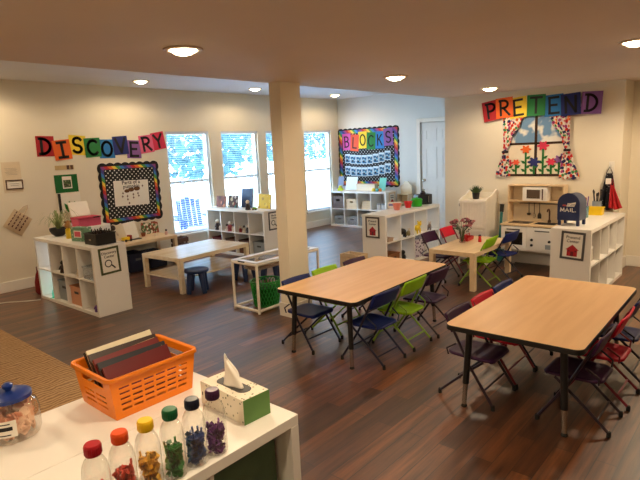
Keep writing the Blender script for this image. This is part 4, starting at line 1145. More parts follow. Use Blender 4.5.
def animal(label, loc, rz, body, patch, s=.13):
    t = thing('toy_animal', label, 'toy', loc, rz)
    MB().ball((0, 0, s * .55), s * .38, 1.25, .75, .8).build('body', body, t, smooth=True)
    MB().ball((s * .5, 0, s * .86), s * .24, 1.1, .9, 1).build('head', patch, t, smooth=True)
    for x in (-.3, .3):
        for y in (-.16, .16): MB().tube([(x * s, y * s, s * .45), (x * s, y * s, .001)], [s * .11, s * .08], 8).build('leg', body, t, smooth='auto')
    MB().ball((s * .48, s * .16, s * 1.1), s * .08).ball((s * .48, -s * .16, s * 1.1), s * .08).build('ears', patch, t, smooth=True)
    return t
animal('black and tan toy animal in the second upper cubby behind the tables', cell(SM, 1, 1, -.05, -.12), 2.6, TOYB, TOYB, .15)
animal('small cream toy animal beside the black one in the bookcase behind the tables', cell(SM, 1, 1, .09, -.14), .3, mat('olive_toy', rgb(150, 136, 90), .6), TOYW, .095)
animal('bright yellow toy animal in the third upper cubby behind the tables', cell(SM, 2, 1, .0, -.13), .1, TOYY, TOYY, .15)
animal('grey brown toy animal in the far upper cubby behind the tables', cell(SM, 3, 1, -.02, -.14), .4, mat('taupe_toy', rgb(150, 128, 112), .6), TOYW, .11)
bin_('basket', 'wooden play food bin in the near lower cubby behind the tables', cell(SM, 0, 0, .03, -.02), ym, .27, .3, .17, wood('tan_bin', rgb(160, 104, 66), rgb(190, 134, 90)))
figure('toy_figure', 'black toy figure in the second lower cubby behind the tables', cell(SM, 1, 0, -.04, -.13), TOYB, TOYB, .17)
t = thing('storage_box', 'white box with dark purple flower print in the third lower cubby behind the tables', 'box', cell(SM, 2, 0, 0, -.02), ym)
FP = spots_mat('purple_flower_print', rgb(210, 200, 206), [rgb(70, 40, 70), rgb(120, 80, 120), rgb(50, 36, 50)], 24, .4)
MB().box(-.14, -.14, 0, .14, .14, .22).build('box', FP, t, bevel=.003); MB().box(-.145, -.145, .2205, .145, .145, .26).build('lid', FP, t, bevel=.003)
crate('low pale wooden crate on the floor at the end of the middle bookcase', (5.68, 4.40, .002), W_X, .32, .22, .24, BIRCH)

# flowers on the pale wood table
t = thing('flower_vase', 'clear vase of dusky pink flowers on the pale wood table', 'vase', (6.08, 2.98, .451))
MB().lathe([(.035, 0), (.04, .004), (.034, .05), (.028, .10), (.036, .14)], n=18, capt=False).build('vase', clear_mat('vase_glass', (.9, .85, .86, 1), .15), t, smooth='auto')
random.seed(21); st = MB(); bl = MB(); lf = MB()
for k in range(26):
    a = random.uniform(0, 2 * PI); q = random.uniform(.2, 1) ** .6; r = .17 * q; h = .20 + .12 * (1 - q) + random.uniform(0, .05)
    p = (r * math.cos(a), r * math.sin(a), h)
    st.tube([(r * .06 * math.cos(a), r * .06 * math.sin(a), .01), (r * .25 * math.cos(a), r * .25 * math.sin(a), h * .6), p], .0025, 5)
    for j in range(5):
        b_ = random.uniform(0, 2 * PI); bl.ball((p[0] + .016 * math.cos(b_), p[1] + .016 * math.sin(b_), p[2] + random.uniform(-.008, .012)), .015, 1, 1, .7, 5)
    for j in range(2):
        c = Vector(p) * .8 + Vector((0, 0, -.03)); d = Vector((random.uniform(-1, 1), random.uniform(-1, 1), .2)).normalized() * .028; n = d.cross(Vector((0, 0, 1))) * .4
        lf.face([c - d, c + n, c + d, c - n])
st.build('stems', mat('green_stem', rgb(62, 84, 46), .7), t); lf.build('leaves', mat('dark_leaf', rgb(54, 74, 44), .7), t)
bl.build('blossoms', spots_mat('dusky_pink_petals', rgb(158, 90, 100), [rgb(124, 60, 76), rgb(186, 120, 122), rgb(104, 56, 66)], 24, .7), t, smooth=True)
t = thing('toy_caddy', 'low red tray of small red toys at the foot of the flower vase', 'tray', (6.26, 3.0, .451), .1)
RR = mat('tomato_red_plastic', rgb(196, 30, 34), .4)
q = MB(); q.box(-.11, -.05, 0, .11, .05, .006).box(-.11, -.05, .006, .11, -.044, .045).box(-.11, .044, .006, .11, .05, .045).box(-.11, -.044, .006, -.104, .044, .045).box(.104, -.044, .006, .11, .044, .045)
q.build('tray', RR, t, bevel=.002); MB().tube([(-.09, 0, .04), (-.09, 0, .075), (.09, 0, .075), (.09, 0, .04)], .006, 6).build('handle', RR, t)
t = thing('pepper_shaker', 'small red shaker standing to the right of the flower vase', 'shaker', (6.20, 2.80, .451))
MB().lathe([(.02, 0), (.022, .01), (.016, .06), (.02, .075)], n=14).build('body', RR, t, smooth='auto'); MB().lathe([(.019, .0755), (.016, .092), (.0001, .096)], n=14).build('cap', DGREY, t, smooth='auto')

# ------------------------------------------------------------------ toy hutch (white wooden play fridge)
CREAM = mat('cream_painted_wood', rgb(244, 238, 226), .5, var=.05)
def hutch():
    t = thing('play_cupboard', 'cream beadboard play cupboard with scalloped sides left of the toy kitchen', 'cupboard', (6.98, 3.18, 0), W_X)
    hw, hd, H = .20, .20, .93
    P = [(-hd, 0.001), (hd, .001), (hd, 1.02), (hd - .04, 1.03), (.08, .995), (.0, .955), (-.1, .94), (-hd, .90)]
    for s in (-1, 1):
        M = Matrix.Translation((s * (hw - .009), 0, 0)) @ Matrix.Rotation(PI / 2, 4, 'Z')
        MB().prism(P, -.009, .009, M).build('side_panel', CREAM, t)
    MB().box(-hw + .0185, hd - .012, .05, hw - .0185, hd - .001, .985).build('back_panel', CREAM, t)
    for z in (.06, .50, .885): MB().box(-hw + .0185, -hd + .022, z, hw - .0185, hd - .013, z + .018).build('shelf', CREAM, t)
    for z0, z1 in ((.09, .50), (.525, .895)):
        q = MB(); w2 = hw - .028; f = .036
        q.box(-w2, -hd, z0, -w2 + f, -hd + .018, z1).box(w2 - f, -hd, z0, w2, -hd + .018, z1).box(-w2 + f, -hd, z0, w2 - f, -hd + .018, z0 + f).box(-w2 + f, -hd, z1 - f, w2 - f, -hd + .018, z1)
        n = 7; sw = (2 * w2 - 2 * f) / n
        for k in range(n): q.box(-w2 + f + k * sw + .006, -hd + .008, z0 + f, -w2 + f + (k + 1) * sw - .006, -hd + .0145, z1 - f)
        q.box(-w2 + f, -hd + .0145, z0 + f, w2 - f, -hd + .017, z1 - f)
        d = q.build('door', CREAM, t, bevel=.0015)
        for z in (z0 + .06, z1 - .06): MB().tube([(-w2 - .012, -hd - .006, z - .02), (-w2 - .012, -hd - .006, z + .02)], .006, 8).build('hinge', CHROME, d)
        MB().lathe([(.006, 0), (.006, .012), (.014, .02), (.0001, .026)], n=12, M=Matrix.Translation((w2 - .02, -hd, (z0 + z1) / 2)) @ Matrix.Rotation(PI / 2, 4, 'X')).build('knob', CREAM, d, smooth='auto')
    return t
hutch()
t = thing('potted_plant', 'small grassy plant in a black pot on the cream play cupboard', 'plant', (6.95, 3.20, .904))
MB().lathe([(.038, 0), (.042, .003), (.052, .09), (.046, .09), (.0001, .082)], n=18).build('pot', BLACK, t, smooth='auto')
random.seed(4); m = MB()
for k in range(240):
    a = random.uniform(0, 2 * PI); q = random.uniform(0, 1) ** .5; ln = random.uniform(.07, .13); ti = q * .85
    p0 = Vector((.035 * q * math.cos(a), .035 * q * math.sin(a), .08)); d = Vector((math.cos(a) * math.sin(ti), math.sin(a) * math.sin(ti), math.cos(ti)))
    n = Vector((-math.sin(a), math.cos(a), 0)) * .0035
    m.face([p0 - n, p0 + n, p0 + d * ln * .6 + n * .8, p0 + d * ln, p0 + d * ln * .6 - n * .8])
m.build('grass_blades', mat('grass_green', rgb(58, 92, 38), .6, var=.35), t)

# teal toy guitar between cupboard and kitchen
t = thing('toy_guitar', 'teal toy guitar standing between the cream cupboard and the toy kitchen', 'toy', (7.03, 2.885, .002), W_X)
Mx = Matrix.Rotation(R(-7), 4, 'X')
P = []
for k in range(40):
    a = 2 * PI * k / 40; z = .17 + .155 * math.sin(a); r = .068 if z < .16 else .05
    r *= 1 - .25 * math.exp(-((z - .19) / .035) ** 2)
    P.append((r * math.cos(a), z + .01))
MB().prism(P, -.025, .02, Mx).build('body', mat('teal_enamel', rgb(40, 128, 128), .4), t, bevel=.004)
MB().box(-.015, -.036, .2, .015, -.0255, .60, Mx).build('neck', mat('teal_neck_enamel', rgb(34, 112, 114), .4), t); t.scale = (1.2, 1.2, 1.2)
MB().box(-.022, -.038, .601, .022, -.024, .69, Mx).build('head', TOYB, t, bevel=.003)
MB().prism(arc(0, .2, .024, .024, 0, 360, 16)[:-1], -.0255, -.0252, Mx).build('sound_hole', BLACK, t)

# ------------------------------------------------------------------ toy kitchen
def kitchen():
    t = thing('toy_kitchen', 'white and birch toy kitchen with microwave and hanging utensils', 'toy kitchen', (7.03, 2.43, 0), W_X)
    hw, f, b = .36, -.20, .19
    z0, zc, zt_ = .25, .60, 1.10
    # cabinet
    c = MB().box(-hw, f + .012, z0, hw, b, z0 + .015).box(-hw, f + .012, z0 + .015, -hw + .015, b, zc - .02).box(hw - .015, f + .012, z0 + .015, hw, b, zc - .02).box(-hw + .015, b - .01, z0 + .015, hw - .015, b, zc - .02)
    c.build('cabinet', WHITE, t)
    for sx in (-1, 1):
        for y in (f + .05, b - .05): MB().tube([(sx * (hw - .05), y, .001), (sx * (hw - .05), y, z0)], [.016, .02], 10).build('leg', WHITE, t, smooth='auto')
    w = MB()
    hx, hy = .13, .09
    w.box(-hw - .01, f - .006, zc - .02, hw + .01, -hy - .01, zc).box(-hw - .01, hy - .01, zc - .02, hw + .01, b, zc).box(-hw - .01, -hy - .01, zc - .02, .03, hy - .01, zc).box(.03 + 2 * hx, -hy - .01, zc - .02, hw + .01, hy - .01, zc)
    w.build('worktop', BIRCH, t)
    s = MB(); x0, x1, y0, y1 = .03, .03 + 2 * hx, -hy - .01, hy - .01
    s.box(x0, y0, zc - .09, x1, y1, zc - .085).box(x0, y0, zc - .085, x0 + .004, y1, zc + .003).box(x1 - .004, y0, zc - .085, x1, y1, zc + .003).box(x0 + .004, y0, zc - .085, x1 - .004, y0 + .004, zc + .003).box(x0 + .004, y1 - .004, zc - .085, x1 - .004, y1, zc + .003)
    s.build('sink', DGREY, t)
    hb = MB().box(-.30, -.10, zc + .0005, -.03, .09, zc + .006).build('hob', mat('dark_hob', rgb(70, 60, 52), .3), t)
    for x in (-.235, -.1): MB().lathe([(.045, 0), (.045, .002)], (x, -.005, zc + .0062), 18).build('burner', BLACK, hb)
    # oven door and drawers
    o = MB(); a0, a1, c0, c1 = -hw + .006, .0 - .02, z0 + .02, zc - .03
    o.box(a0, f - .004, c0, a0 + .05, f + .011, c1).box(a1 - .05, f - .004, c0, a1, f + .011, c1).box(a0 + .05, f - .004, c0, a1 - .05, f + .011, c0 + .06).box(a0 + .05, f - .004, c1 - .07, a1 - .05, f + .011, c1)
    d = o.build('oven_door', WHITE, t, bevel=.002)
    MB().box(a0 + .05, f + .002, c0 + .06, a1 - .05, f + .006, c1 - .07).build('oven_window', mat('dark_oven_glass', rgb(26, 22, 20), .2), d)
    MB().tube([(a0 + .08, f - .018, c1 - .035), (a1 - .08, f - .018, c1 - .035)], .007, 8).build('handle', BLACK, d)
    d = MB().box(-.016, f - .004, c0, hw - .006, f + .011, c1).build('cupboard_door', WHITE, t, bevel=.002)
    MB().tube([(.09, f - .018, c1 - .04), (.27, f - .018, c1 - .04)], .007, 8).build('handle', BLACK, d)
    p = MB()
    for (x, z) in ((.05, c0 + .14), (.05, c0 + .07), (.27, c0 + .13)): p.lathe([(.018, 0), (.016, .012), (.0001, .014)], n=12, M=Matrix.Translation((x, f - .004, z)) @ Matrix.Rotation(PI / 2, 4, 'X'))
    p.build('dial', BLACK, d, smooth='auto')
    MB().box(.22, f - .008, c0 + .03, .32, f - .0042, c0 + .09).build('print_panel', GREYB, d)
    # upper frame
    u = MB()
    for s_ in (-1, 1): u.box(s_ * hw - (.016 if s_ > 0 else 0), .02, zc, s_ * hw + (.016 if s_ < 0 else 0), b, zt_)
    u.box(-hw + .016, .02, zt_ - .016, hw - .016, b, zt_).box(-hw + .016, .02, .875, hw - .016, b, .89)
    u.box(-hw + .016, .02, .89, -.16, .035, .90)
    u.build('upper_frame', BIRCH, t)
    MB().box(-hw + .016, b - .008, zc, hw - .016, b, .875).build('splash_panel', mat('cream_panel', rgb(228, 212, 182), .6), t)
    MB().box(-hw + .016, b - .008, .89, hw - .016, b, zt_ - .016).build('shelf_back', BIRCH2, t)
    mw = MB().box(-.155, .0, .891, .155, b - .01, zt_ - .03).build('microwave', WHITE, t, bevel=.004)
    MB().box(-.10, -.004, .925, .07, -.0005, 1.04).build('microwave_window', mat('grey_brown_glass', rgb(88, 74, 62), .25), mw)
    MB().tube([(.105, -.012, .91), (.105, -.012, 1.05)], .007, 8).build('handle', DWOOD, mw)
    MB().tube([(-.25, .165, .84), (.28, .165, .84)], .005, 8).build('rail', DGREY, t)
    # tap
    MB().tube([(.16, .12, zc), (.16, .12, zc + .15), (.16, .09, zc + .18), (.16, .045, zc + .175), (.16, .035, zc + .15)], .010, 10).lathe([(.022, 0), (.02, .03), (.012, .036)], (.16, .12, zc + .0005), 14).build('tap', DWOOD, t, smooth='auto')
kitchen()
UT = mat('dark_utensil', rgb(40, 34, 32), .4)
def utensil(label, y, kind):
    t = thing('utensil', label, 'utensil', (7.195, y, .84), W_X, 'hanging toy utensils')
    q = MB().tube([(0, .0, .004), (0, -.012, .008), (0, -.012, -.005), (0, -.008, -.13)], .0045, 6).build('handle', UT, t, smooth='auto')
    if kind == 0: MB().lathe([(.0001, -.032), (.018, -.028), (.026, -.012), (.027, 0), (.023, 0), (.0001, -.026)], (0, -.012, -.13), 14).build('ladle_cup', UT, t, smooth='auto')
    elif kind == 1: MB().prism([(-.008, -.12), (.008, -.12), (.024, -.15), (.024, -.20), (-.024, -.20), (-.024, -.15)], -.012, -.006).build('blade', UT, t)
    else:
        w = MB()
        for k in range(4):
            a = k * PI / 4; w.tube([(0, -.01, -.12)] + [(.022 * math.sin(PI * s / 6) * math.cos(a), -.01 + .006 * math.sin(PI * s / 6) * math.sin(a), -.12 - .08 * s / 6) for s in range(1, 6)] + [(0, -.01, -.20)], .0018, 5)
        w.build('whisk_wires', CHROME, t)
utensil('dark toy ladle hanging at the left of the toy kitchen rail', 2.55, 0)
utensil('toy whisk hanging between ladle and spatula in the toy kitchen', 2.48, 2)
utensil('dark toy spatula hanging at the right of the toy kitchen rail', 2.41, 1)

# ------------------------------------------------------------------ right bookcase (R)
def mailbox():
    t = thing('toy_mailbox', 'dark blue toy mailbox lettered MAIL on the right bookcase', 'toy mailbox', (5.99, 1.670, .771), W_X - .10)
    NB = mat('mailbox_blue', rgb(30, 44, 88), .4); SB_ = mat('mailbox_slate_side', rgb(70, 80, 104), .45)
    w, d, z0, zs = .114, .105, .055, .23
    P = [(-w, z0), (w, z0), (w, zs)] + [(w * math.cos(R(a)), zs + .115 * math.sin(R(a))) for a in range(10, 180, 10)] + [(-w, zs)]
    MB().prism(P, -d, -d + .02).build('front', NB, t, bevel=.004)
    P2 = [(x * .94, z0 + (z - z0) * .97) for x, z in P]
    MB().prism(P2, -d + .0205, d).build('body', SB_, t, smooth=False)
    for sx in (-1, 1):
        for y in (-d + .02, d - .03): MB().box(sx * (w - .018) - .014, y - .014, 0, sx * (w - .018) + .014, y + .014, z0 - .0005).build('leg', NB, t, bevel=.003)
    q = MB(); x = -.080
    for ch, cw in (('M', .048), ('A', .042), ('I', .014), ('L', .034)):
        if ch == 'I': q.box(x, -d - .002, .15, x + .011, -d - .0002, .188)
        else: strokes(q, ch, x, .15, cw * .82, .038, .0085, -d - .002, -d - .0002)
        x += cw + .004
    q.box(x - .004, -d - .002, .148, x + .005, -d - .0002, .157)
    q.build('lettering', PAPER, t)
    e = MB()
    for k in range(3):
        z = .205 + k * .013; e.prism([(-.02 + k * .004, z), (.062 + k * .006, z), (.066 + k * .006, z + .009), (-.014 + k * .004, z + .009)], -d - .002, -d - .0002)
    e.prism([(.0, .205), (.02, .24), (.075, .252), (.08, .244), (.03, .23)], -d - .0025, -d - .0021)
    e.build('emblem', PAPER, t)
    MB().prism([(-.06, .208), (-.024, .206), (-.02, .222), (-.056, .224)], -d - .002, -d - .0002).build('red_stripe', mat('red_stripe', rgb(180, 70, 60), .6), t)
mailbox()
zt = .7712
bin_('bin', 'bright yellow bin on the right bookcase beside the mailbox', (6.86, 1.655, zt), W_X, .17, .12, .09, mat('bright_yellow_plastic', rgb(244, 204, 20), .4), handle=False)
t = thing('cup', 'clear teal cup holding pens behind the blue mailbox', 'cup', (6.58, 1.70, zt))
MB().lathe([(.04, 0), (.042, .004), (.048, .13), (.044, .13), (.038, .008), (.0001, .008)], n=18).build('cup', clear_mat('teal_clear_plastic', (.55, .82, .84, 1), .15, milky=.35, milk=(.3, .6, .65, 1)), t, smooth='auto')
pc = [TOYR, TOYW, TOYD, TOYR, TOYP]
for k in range(5):
    a = 2 * PI * k / 5
    p = MB().tube([(.018 * math.cos(a), .018 * math.sin(a), 0), (.036 * math.cos(a), .036 * math.sin(a), .22 + .015 * (k % 3))], .006, 8).build('pen', pc[k], smooth='auto')
    p.location = (6.58, 1.70, zt + .009); tag(p, '%s pen standing in the teal cup behind the mailbox' % ['red', 'cream', 'dark brown', 'second red', 'purple'][k], 'pen', 'pens in the teal cup')
t = thing('utensil_pot', 'grey pot of dark toy utensils behind the yellow bin', 'pot', (7.07, 1.69, zt))
MB().lathe([(.045, 0), (.05, .005), (.052, .14), (.047, .14), (.042, .01), (.0001, .01)], n=18).build('pot', GREYB, t, smooth='auto')
q = MB()
for k in range(6):
    a = k * 1.1; q.tube([(.02 * math.cos(a), .02 * math.sin(a), .012), (.045 * math.cos(a), .045 * math.sin(a), .20 + .02 * (k % 3))], .006, 6)
    q.ball((.046 * math.cos(a), .046 * math.sin(a), .22 + .02 * (k % 3)), .018, 1, .5, 1.4, 6)
q.build('utensils', UT, t, smooth=True)
# aprons hanging from a hook
def apron(label, y, m, wt, wb, z0, z1, x0=XP - .012, lean=0, badge=None):
    t = thing('apron', label, 'apron', (x0, y, 0), W_X, 'hanging aprons')
    def fn(u, v):
        w = wt + (wb - wt) * v
        return ((u - .5) * w + lean * v, -.02 - .018 * math.sin(u * PI * 5) * (.3 + v) - .02 * v, z1 + (z0 - z1) * v + .012 * math.cos(u * PI * 2) * v)
    MB().grid(fn, 24, 20).build('cloth', m, t, smooth=True, solid=.004)
    MB().tube([(-wt / 2, -.02, z1), (0, -.012, z1 + .08), (wt / 2, -.02, z1)], .005, 6).build('neck_strap', m, t)
    if badge: MB().box(-.03, -.058, z1 - .13, .03, -.052, z1 - .06).build('badge', badge, t)
    return t
apron('black apron with pale speckles hanging on the wall above the right bookcase', 1.60, spots_mat('black_speckled_cloth', rgb(22, 22, 30), [rgb(150, 150, 150), rgb(60, 66, 90), rgb(30, 30, 36)], 34, .22), .07, .22, .80, 1.24, badge=PAPER)
apron('red apron hanging beside the black one near the wall corner', 1.545, mat('red_cotton', rgb(184, 26, 34), .85, var=.2), .03, .15, .82, 1.10, x0=XP - .10, lean=.05)
t = thing('wall_hook', 'cream wall hook with a tall knob above the hanging aprons', 'hook', (XP - .0005, 1.585, 1.30), W_X)
MB().box(-.03, -.012, -.06, .03, 0, .08).build('plate', TRIM, t, bevel=.004); MB().tube([(0, -.012, .02), (0, -.05, .02), (0, -.065, .045)], .009, 8).build('peg', TRIM, t, smooth='auto')
yr = yawof(SR)
t = thing('cardboard_card', 'small grey square box in the upper cubby of the right bookcase', 'box', cell(SR, 0, 1, .08, -.09), yr)
MB().box(-.07, -.04, 0, .07, .04, .13).build('box', mat('grey_card', rgb(196, 188, 176), .8), t, bevel=.002); MB().box(-.072, -.042, .1305, .072, .042, .15).build('lid', WHITE2, t)
figure('toy_figure', 'tiny red and tan toy figure at the near end of the right bookcase cubby', cell(SR, 0, 1, -.12, -.15), TOYR, TOYW, .05)
figure('toy_figure', 'tiny dark toy figure in the far lower cubby of the right bookcase', cell(SR, 3, 0, -.06, -.15), TOYD, TOYD, .05)

# ------------------------------------------------------------------ foreground bookcases: orange basket, books, jar, bottles, tissues
ORANGE = mat('orange_plastic', rgb(244, 134, 12), .38, var=.05, spec=.5)
def orange_basket():
    t = thing('basket', 'orange plastic slotted basket full of thin books on the foreground bookcase', 'basket', (.975, 1.85, .7712), 0)
    # outer half sizes at the foot and at the rim
    bx, by, tx, ty, H = .160, .126, .178, .138, .160
    def pt(side, s, h):
        k = h / H; x, y = bx + (tx - bx) * k, by + (ty - by) * k
        return {0: (s * x, -y, h), 1: (x, s * y, h), 2: (-s * x, y, h), 3: (-x, -s * y, h)}[side]
    m = MB()
    for side in range(4):
        long = side in (0, 2)
        if long:
            us = [-1, -.86]; c = [0]
            for g in range(6):
                a = -.84 + g * .288; us += [a + .24 if False else a + .0]; 
            us = [-1]; solidu = []
            for g in range(6):
                a = -.84 + g * .285; us += [a, a + .235]
            us.append(1)
        else:
            us = [-1]
            for g in range(2):
                a = -.62 + g * .68; us += [a, a + .56]
            us.append(1)
        hs = [0, .028, .037, .049, .058, .070, .079, .091, .100, .112, .121, .140 if long else .134, H]
        for i in range(len(us) - 1):
            for j in range(len(hs) - 1):
                slot_col = i % 2 == 1
                slot_row = j % 2 == 1 and j < (11 if long else 7)
                if slot_col and slot_row: continue
                if not long and j in (9, 10) and 1 <= i <= 3: continue
                m.face([pt(side, us[i], hs[j]), pt(side, us[i + 1], hs[j]), pt(side, us[i + 1], hs[j + 1]), pt(side, us[i], hs[j + 1])])
    m.face([(-bx, -by, 0), (bx, -by, 0), (bx, by, 0), (-bx, by, 0)])
    bmesh.ops.remove_doubles(m.bm, verts=m.bm.verts[:], dist=1e-5)
    m.build('body', ORANGE, t, solid=.004)
    r = MB(); e = .012
    def ring(x, y, z): return round_rect(x, y, .03, 5)
    A = [(x, y, H) for x, y in round_rect(tx - .002, ty - .002, .012, 5)]; B = [(x, y, H + .004) for x, y in round_rect(tx + e, ty + e, .028, 5)]; C_ = [(x, y, H - .008) for x, y in round_rect(tx + e + .002, ty + e + .002, .03, 5)]
    for Q, S in ((A, B), (B, C_)):
        for k in range(len(Q)): r.face([Q[k], Q[(k + 1) % len(Q)], S[(k + 1) % len(S)], S[k]])
    bmesh.ops.remove_doubles(r.bm, verts=r.bm.verts[:], dist=1e-5)
    r.build('rim', ORANGE, t, smooth='auto', solid=.004)
orange_basket()
BC = [rgb(30, 30, 30), rgb(236, 226, 196), rgb(60, 44, 40), rgb(176, 150, 110), rgb(120, 34, 36), rgb(40, 42, 50), rgb(44, 36, 40), rgb(104, 28, 32)]
bl_ = ['black spined', 'cream', 'dark brown', 'tan', 'deep red', 'charcoal', 'dark patterned', 'maroon']
for i in range(8):
    w, h, th = .265 + .01 * (i % 3), .205 - .0075 * i + .007 * ((i * 5) % 3), .0105
    t = thing('book', '%s thin book leaning in the orange basket, %s from the back' % (bl_[i], ['first', 'second', 'third', 'fourth', 'fifth', 'sixth', 'seventh', 'eighth'][i]), 'book', (.975 + .004 * (i % 2), 1.868 - i * .0160, .7785), 0, 'thin books in the orange basket')
    Mx = Matrix.Rotation(R(-29), 4, 'X') @ Matrix.Rotation(R(-3 + 1.5 * (i % 3)), 4, 'Y') @ Matrix.Translation((0, 0, .012))
    cm = spots_mat('book_cover_%s' % bl_[i].split()[0], BC[i], [BC[i], BC[(i + 1) % 8], BC[i], BC[i], rgb(130, 116, 104)], 80, .5, rough=.35) if i in (3, 6) else mat('plain_book_cover_%d' % i, BC[i], .35)
    k = MB().box(-w / 2, -th / 2, -.0, w / 2, -th / 2 + .0015, h, Mx).box(-w / 2, th / 2 - .0015, 0, w / 2, th / 2, h, Mx).box(-w / 2, -th / 2 + .0015, 0, -w / 2 + .0015, th / 2 - .0015, h, Mx)
    k.build('cover', cm, t)
    MB().box(-w / 2 + .003, -th / 2 + .0017, .003, w / 2 - .003, th / 2 - .0017, h - .003, Mx).build('pages', PAPER, t)

# jar
PET = clear_mat('clear_pet_plastic', (.96, .96, .94, 1), .16, .06, milky=.05, milk=(1, .95, .85, 1))
t = thing('jar', 'clear squat plastic jar with a blue lid at the left edge of the foreground', 'jar', (.549, 1.930, .7712)); t.scale = (.92, .92, .95)
MB().lathe([(.078, 0), (.088, .004), (.094, .02), (.096, .09), (.090, .118), (.072, .138), (.068, .146)], n=36, capt=False).build('jar_body', PET, t, smooth='auto')
BL = mat('cobalt_blue_lid', rgb(22, 52, 128), .3)
MB().lathe([(.072, .142), (.076, .144), (.076, .158), (.06, .165), (.03, .169), (.018, .171)], n=36).build('lid', BL, t, smooth='auto')
MB().lathe([(.011, .1715), (.012, .176), (.018, .182), (.019, .192), (.011, .199), (.0001, .20)], n=20).build('knob', BL, t, smooth='auto')
lab = MB().grid(lambda u, v: (.0966 * math.cos(R(215 + 45 * u)), .0966 * math.sin(R(215 + 45 * u)), .035 + .06 * v), 8, 1).build('label_panel', PAPER, t, solid=.001)
q = MB().grid(lambda u, v: (.0974 * math.cos(R(222 + 30 * u)), .0974 * math.sin(R(222 + 30 * u)), .06 + .014 * v), 6, 1)
for k in range(2): q.grid(lambda u, v, k=k: (.0974 * math.cos(R(222 + 26 * u)), .0974 * math.sin(R(222 + 26 * u)), .042 + k * .040 + .004 * v), 6, 1)
q.build('label_print', INK, t)
random.seed(2); q = MB()
for k in range(120):
    a, r = random.uniform(0, 2 * PI), .064 * random.uniform(0, 1) ** .5; z = .026 + random.uniform(0, .066)
    M = Matrix.Translation((r * math.cos(a), r * math.sin(a), z)) @ Euler((random.uniform(0, 6), random.uniform(0, 6), random.uniform(0, 6))).to_matrix().to_4x4()
    s_ = random.uniform(1.2, 1.7)
    P = [(-.017, -.006), (0, -.012), (.017, -.006), (.014, .008), (0, .012), (-.014, .008)]
    q.prism([(x * s_, z_ * s_) for x, z_ in P], -.003, .003, M)
c = q.build('erasers', spots_mat('pink_tan_foam', rgb(248, 196, 158), [rgb(250, 208, 174), rgb(236, 166, 134), rgb(250, 222, 186)], 14, .9))
c.location = (.549, 1.930, .7712); c.scale = (.92, .92, .95); tag(c, 'pile of pink and tan foam pieces inside the blue lidded jar', 'foam pieces', None, 'stuff')

# six discovery bottles
BCOL = [('red', rgb(172, 24, 36), rgb(206, 34, 34)), ('orange', rgb(226, 84, 28), rgb(196, 60, 36)), ('yellow', rgb(238, 196, 30), rgb(220, 160, 30)),
        ('green', rgb(14, 98, 58), rgb(20, 120, 44)), ('navy', rgb(24, 28, 50), rgb(24, 66, 130)), ('purple', rgb(70, 30, 70), rgb(104, 34, 124))]
def bottle(i, loc):
    nmb, cap, fill = BCOL[i]
    t = thing('plastic_bottle', 'clear discovery bottle with a %s cap on the edge of the foreground bookcase' % nmb, 'bottle', loc, .3 * i, 'clear bottles with coloured caps'); t.scale = (1.09, 1.09, 1)
    MB().lathe([(.024, .0), (.031, .004), (.0325, .012), (.0325, .05), (.031, .056), (.0325, .062), (.0325, .118), (.0318, .136), (.0285, .154), (.022, .168), (.0145, .177), (.0135, .186)], n=28, capt=False).build('bottle_body', PET, t, smooth='auto')
    cp = MB().lathe([(.0185, .180), (.0195, .182), (.0195, .207), (.0175, .210), (.0001, .2105)], n=26).build('cap', mat('%s_cap_plastic' % nmb, cap, .35), t, smooth='auto')
    q = MB(); 
    for k in range(26):
        a = 2 * PI * k / 26; q.box(.0194, -.0008, .184, .0204, .0008, .204, Matrix.Rotation(a, 4, 'Z'))
    q.build('cap_ribs', cp.data.materials[0], cp)
    random.seed(30 + i); q = MB(); lv = [.085, .105, .10, .10, .10, .095][i]
    for k in range(170):
        a, r = random.uniform(0, 2 * PI), .022 * random.uniform(0, 1) ** .5; z = .008 + random.uniform(0, lv - .012)
        M = Matrix.Translation((r * math.cos(a), r * math.sin(a), z)) @ Euler((random.uniform(0, 6), random.uniform(0, 6), random.uniform(0, 6))).to_matrix().to_4x4()
        s_ = random.uniform(.006, .011)
        q.prism([(-s_, -s_ * .5), (0, -s_ * .8), (s_, -s_ * .4), (s_ * .7, s_ * .6), (-s_ * .6, s_ * .7)], -.0012, .0012, M)
    for k in range(4):
        a = random.uniform(0, 6); q.tube([(.012 * math.cos(a), .012 * math.sin(a), .01), (.022 * math.cos(a + .6), .022 * math.sin(a + .6), lv + .02 * random.random())], .003, 5)
    dk = tuple(c * .45 for c in fill[:3]) + (1,); lt = tuple(min(1, c * 1.6 + .05) for c in fill[:3]) + (1,)
    f = q.build('filling', spots_mat('%s_trinkets' % nmb, fill, [fill, dk, lt], 60, .7, rough=.4), t); f['kind'] = 'stuff'
for i, x in enumerate((.531, .604, .68, .758, .834, .910)): bottle(i, (x, 1.275, .7712))

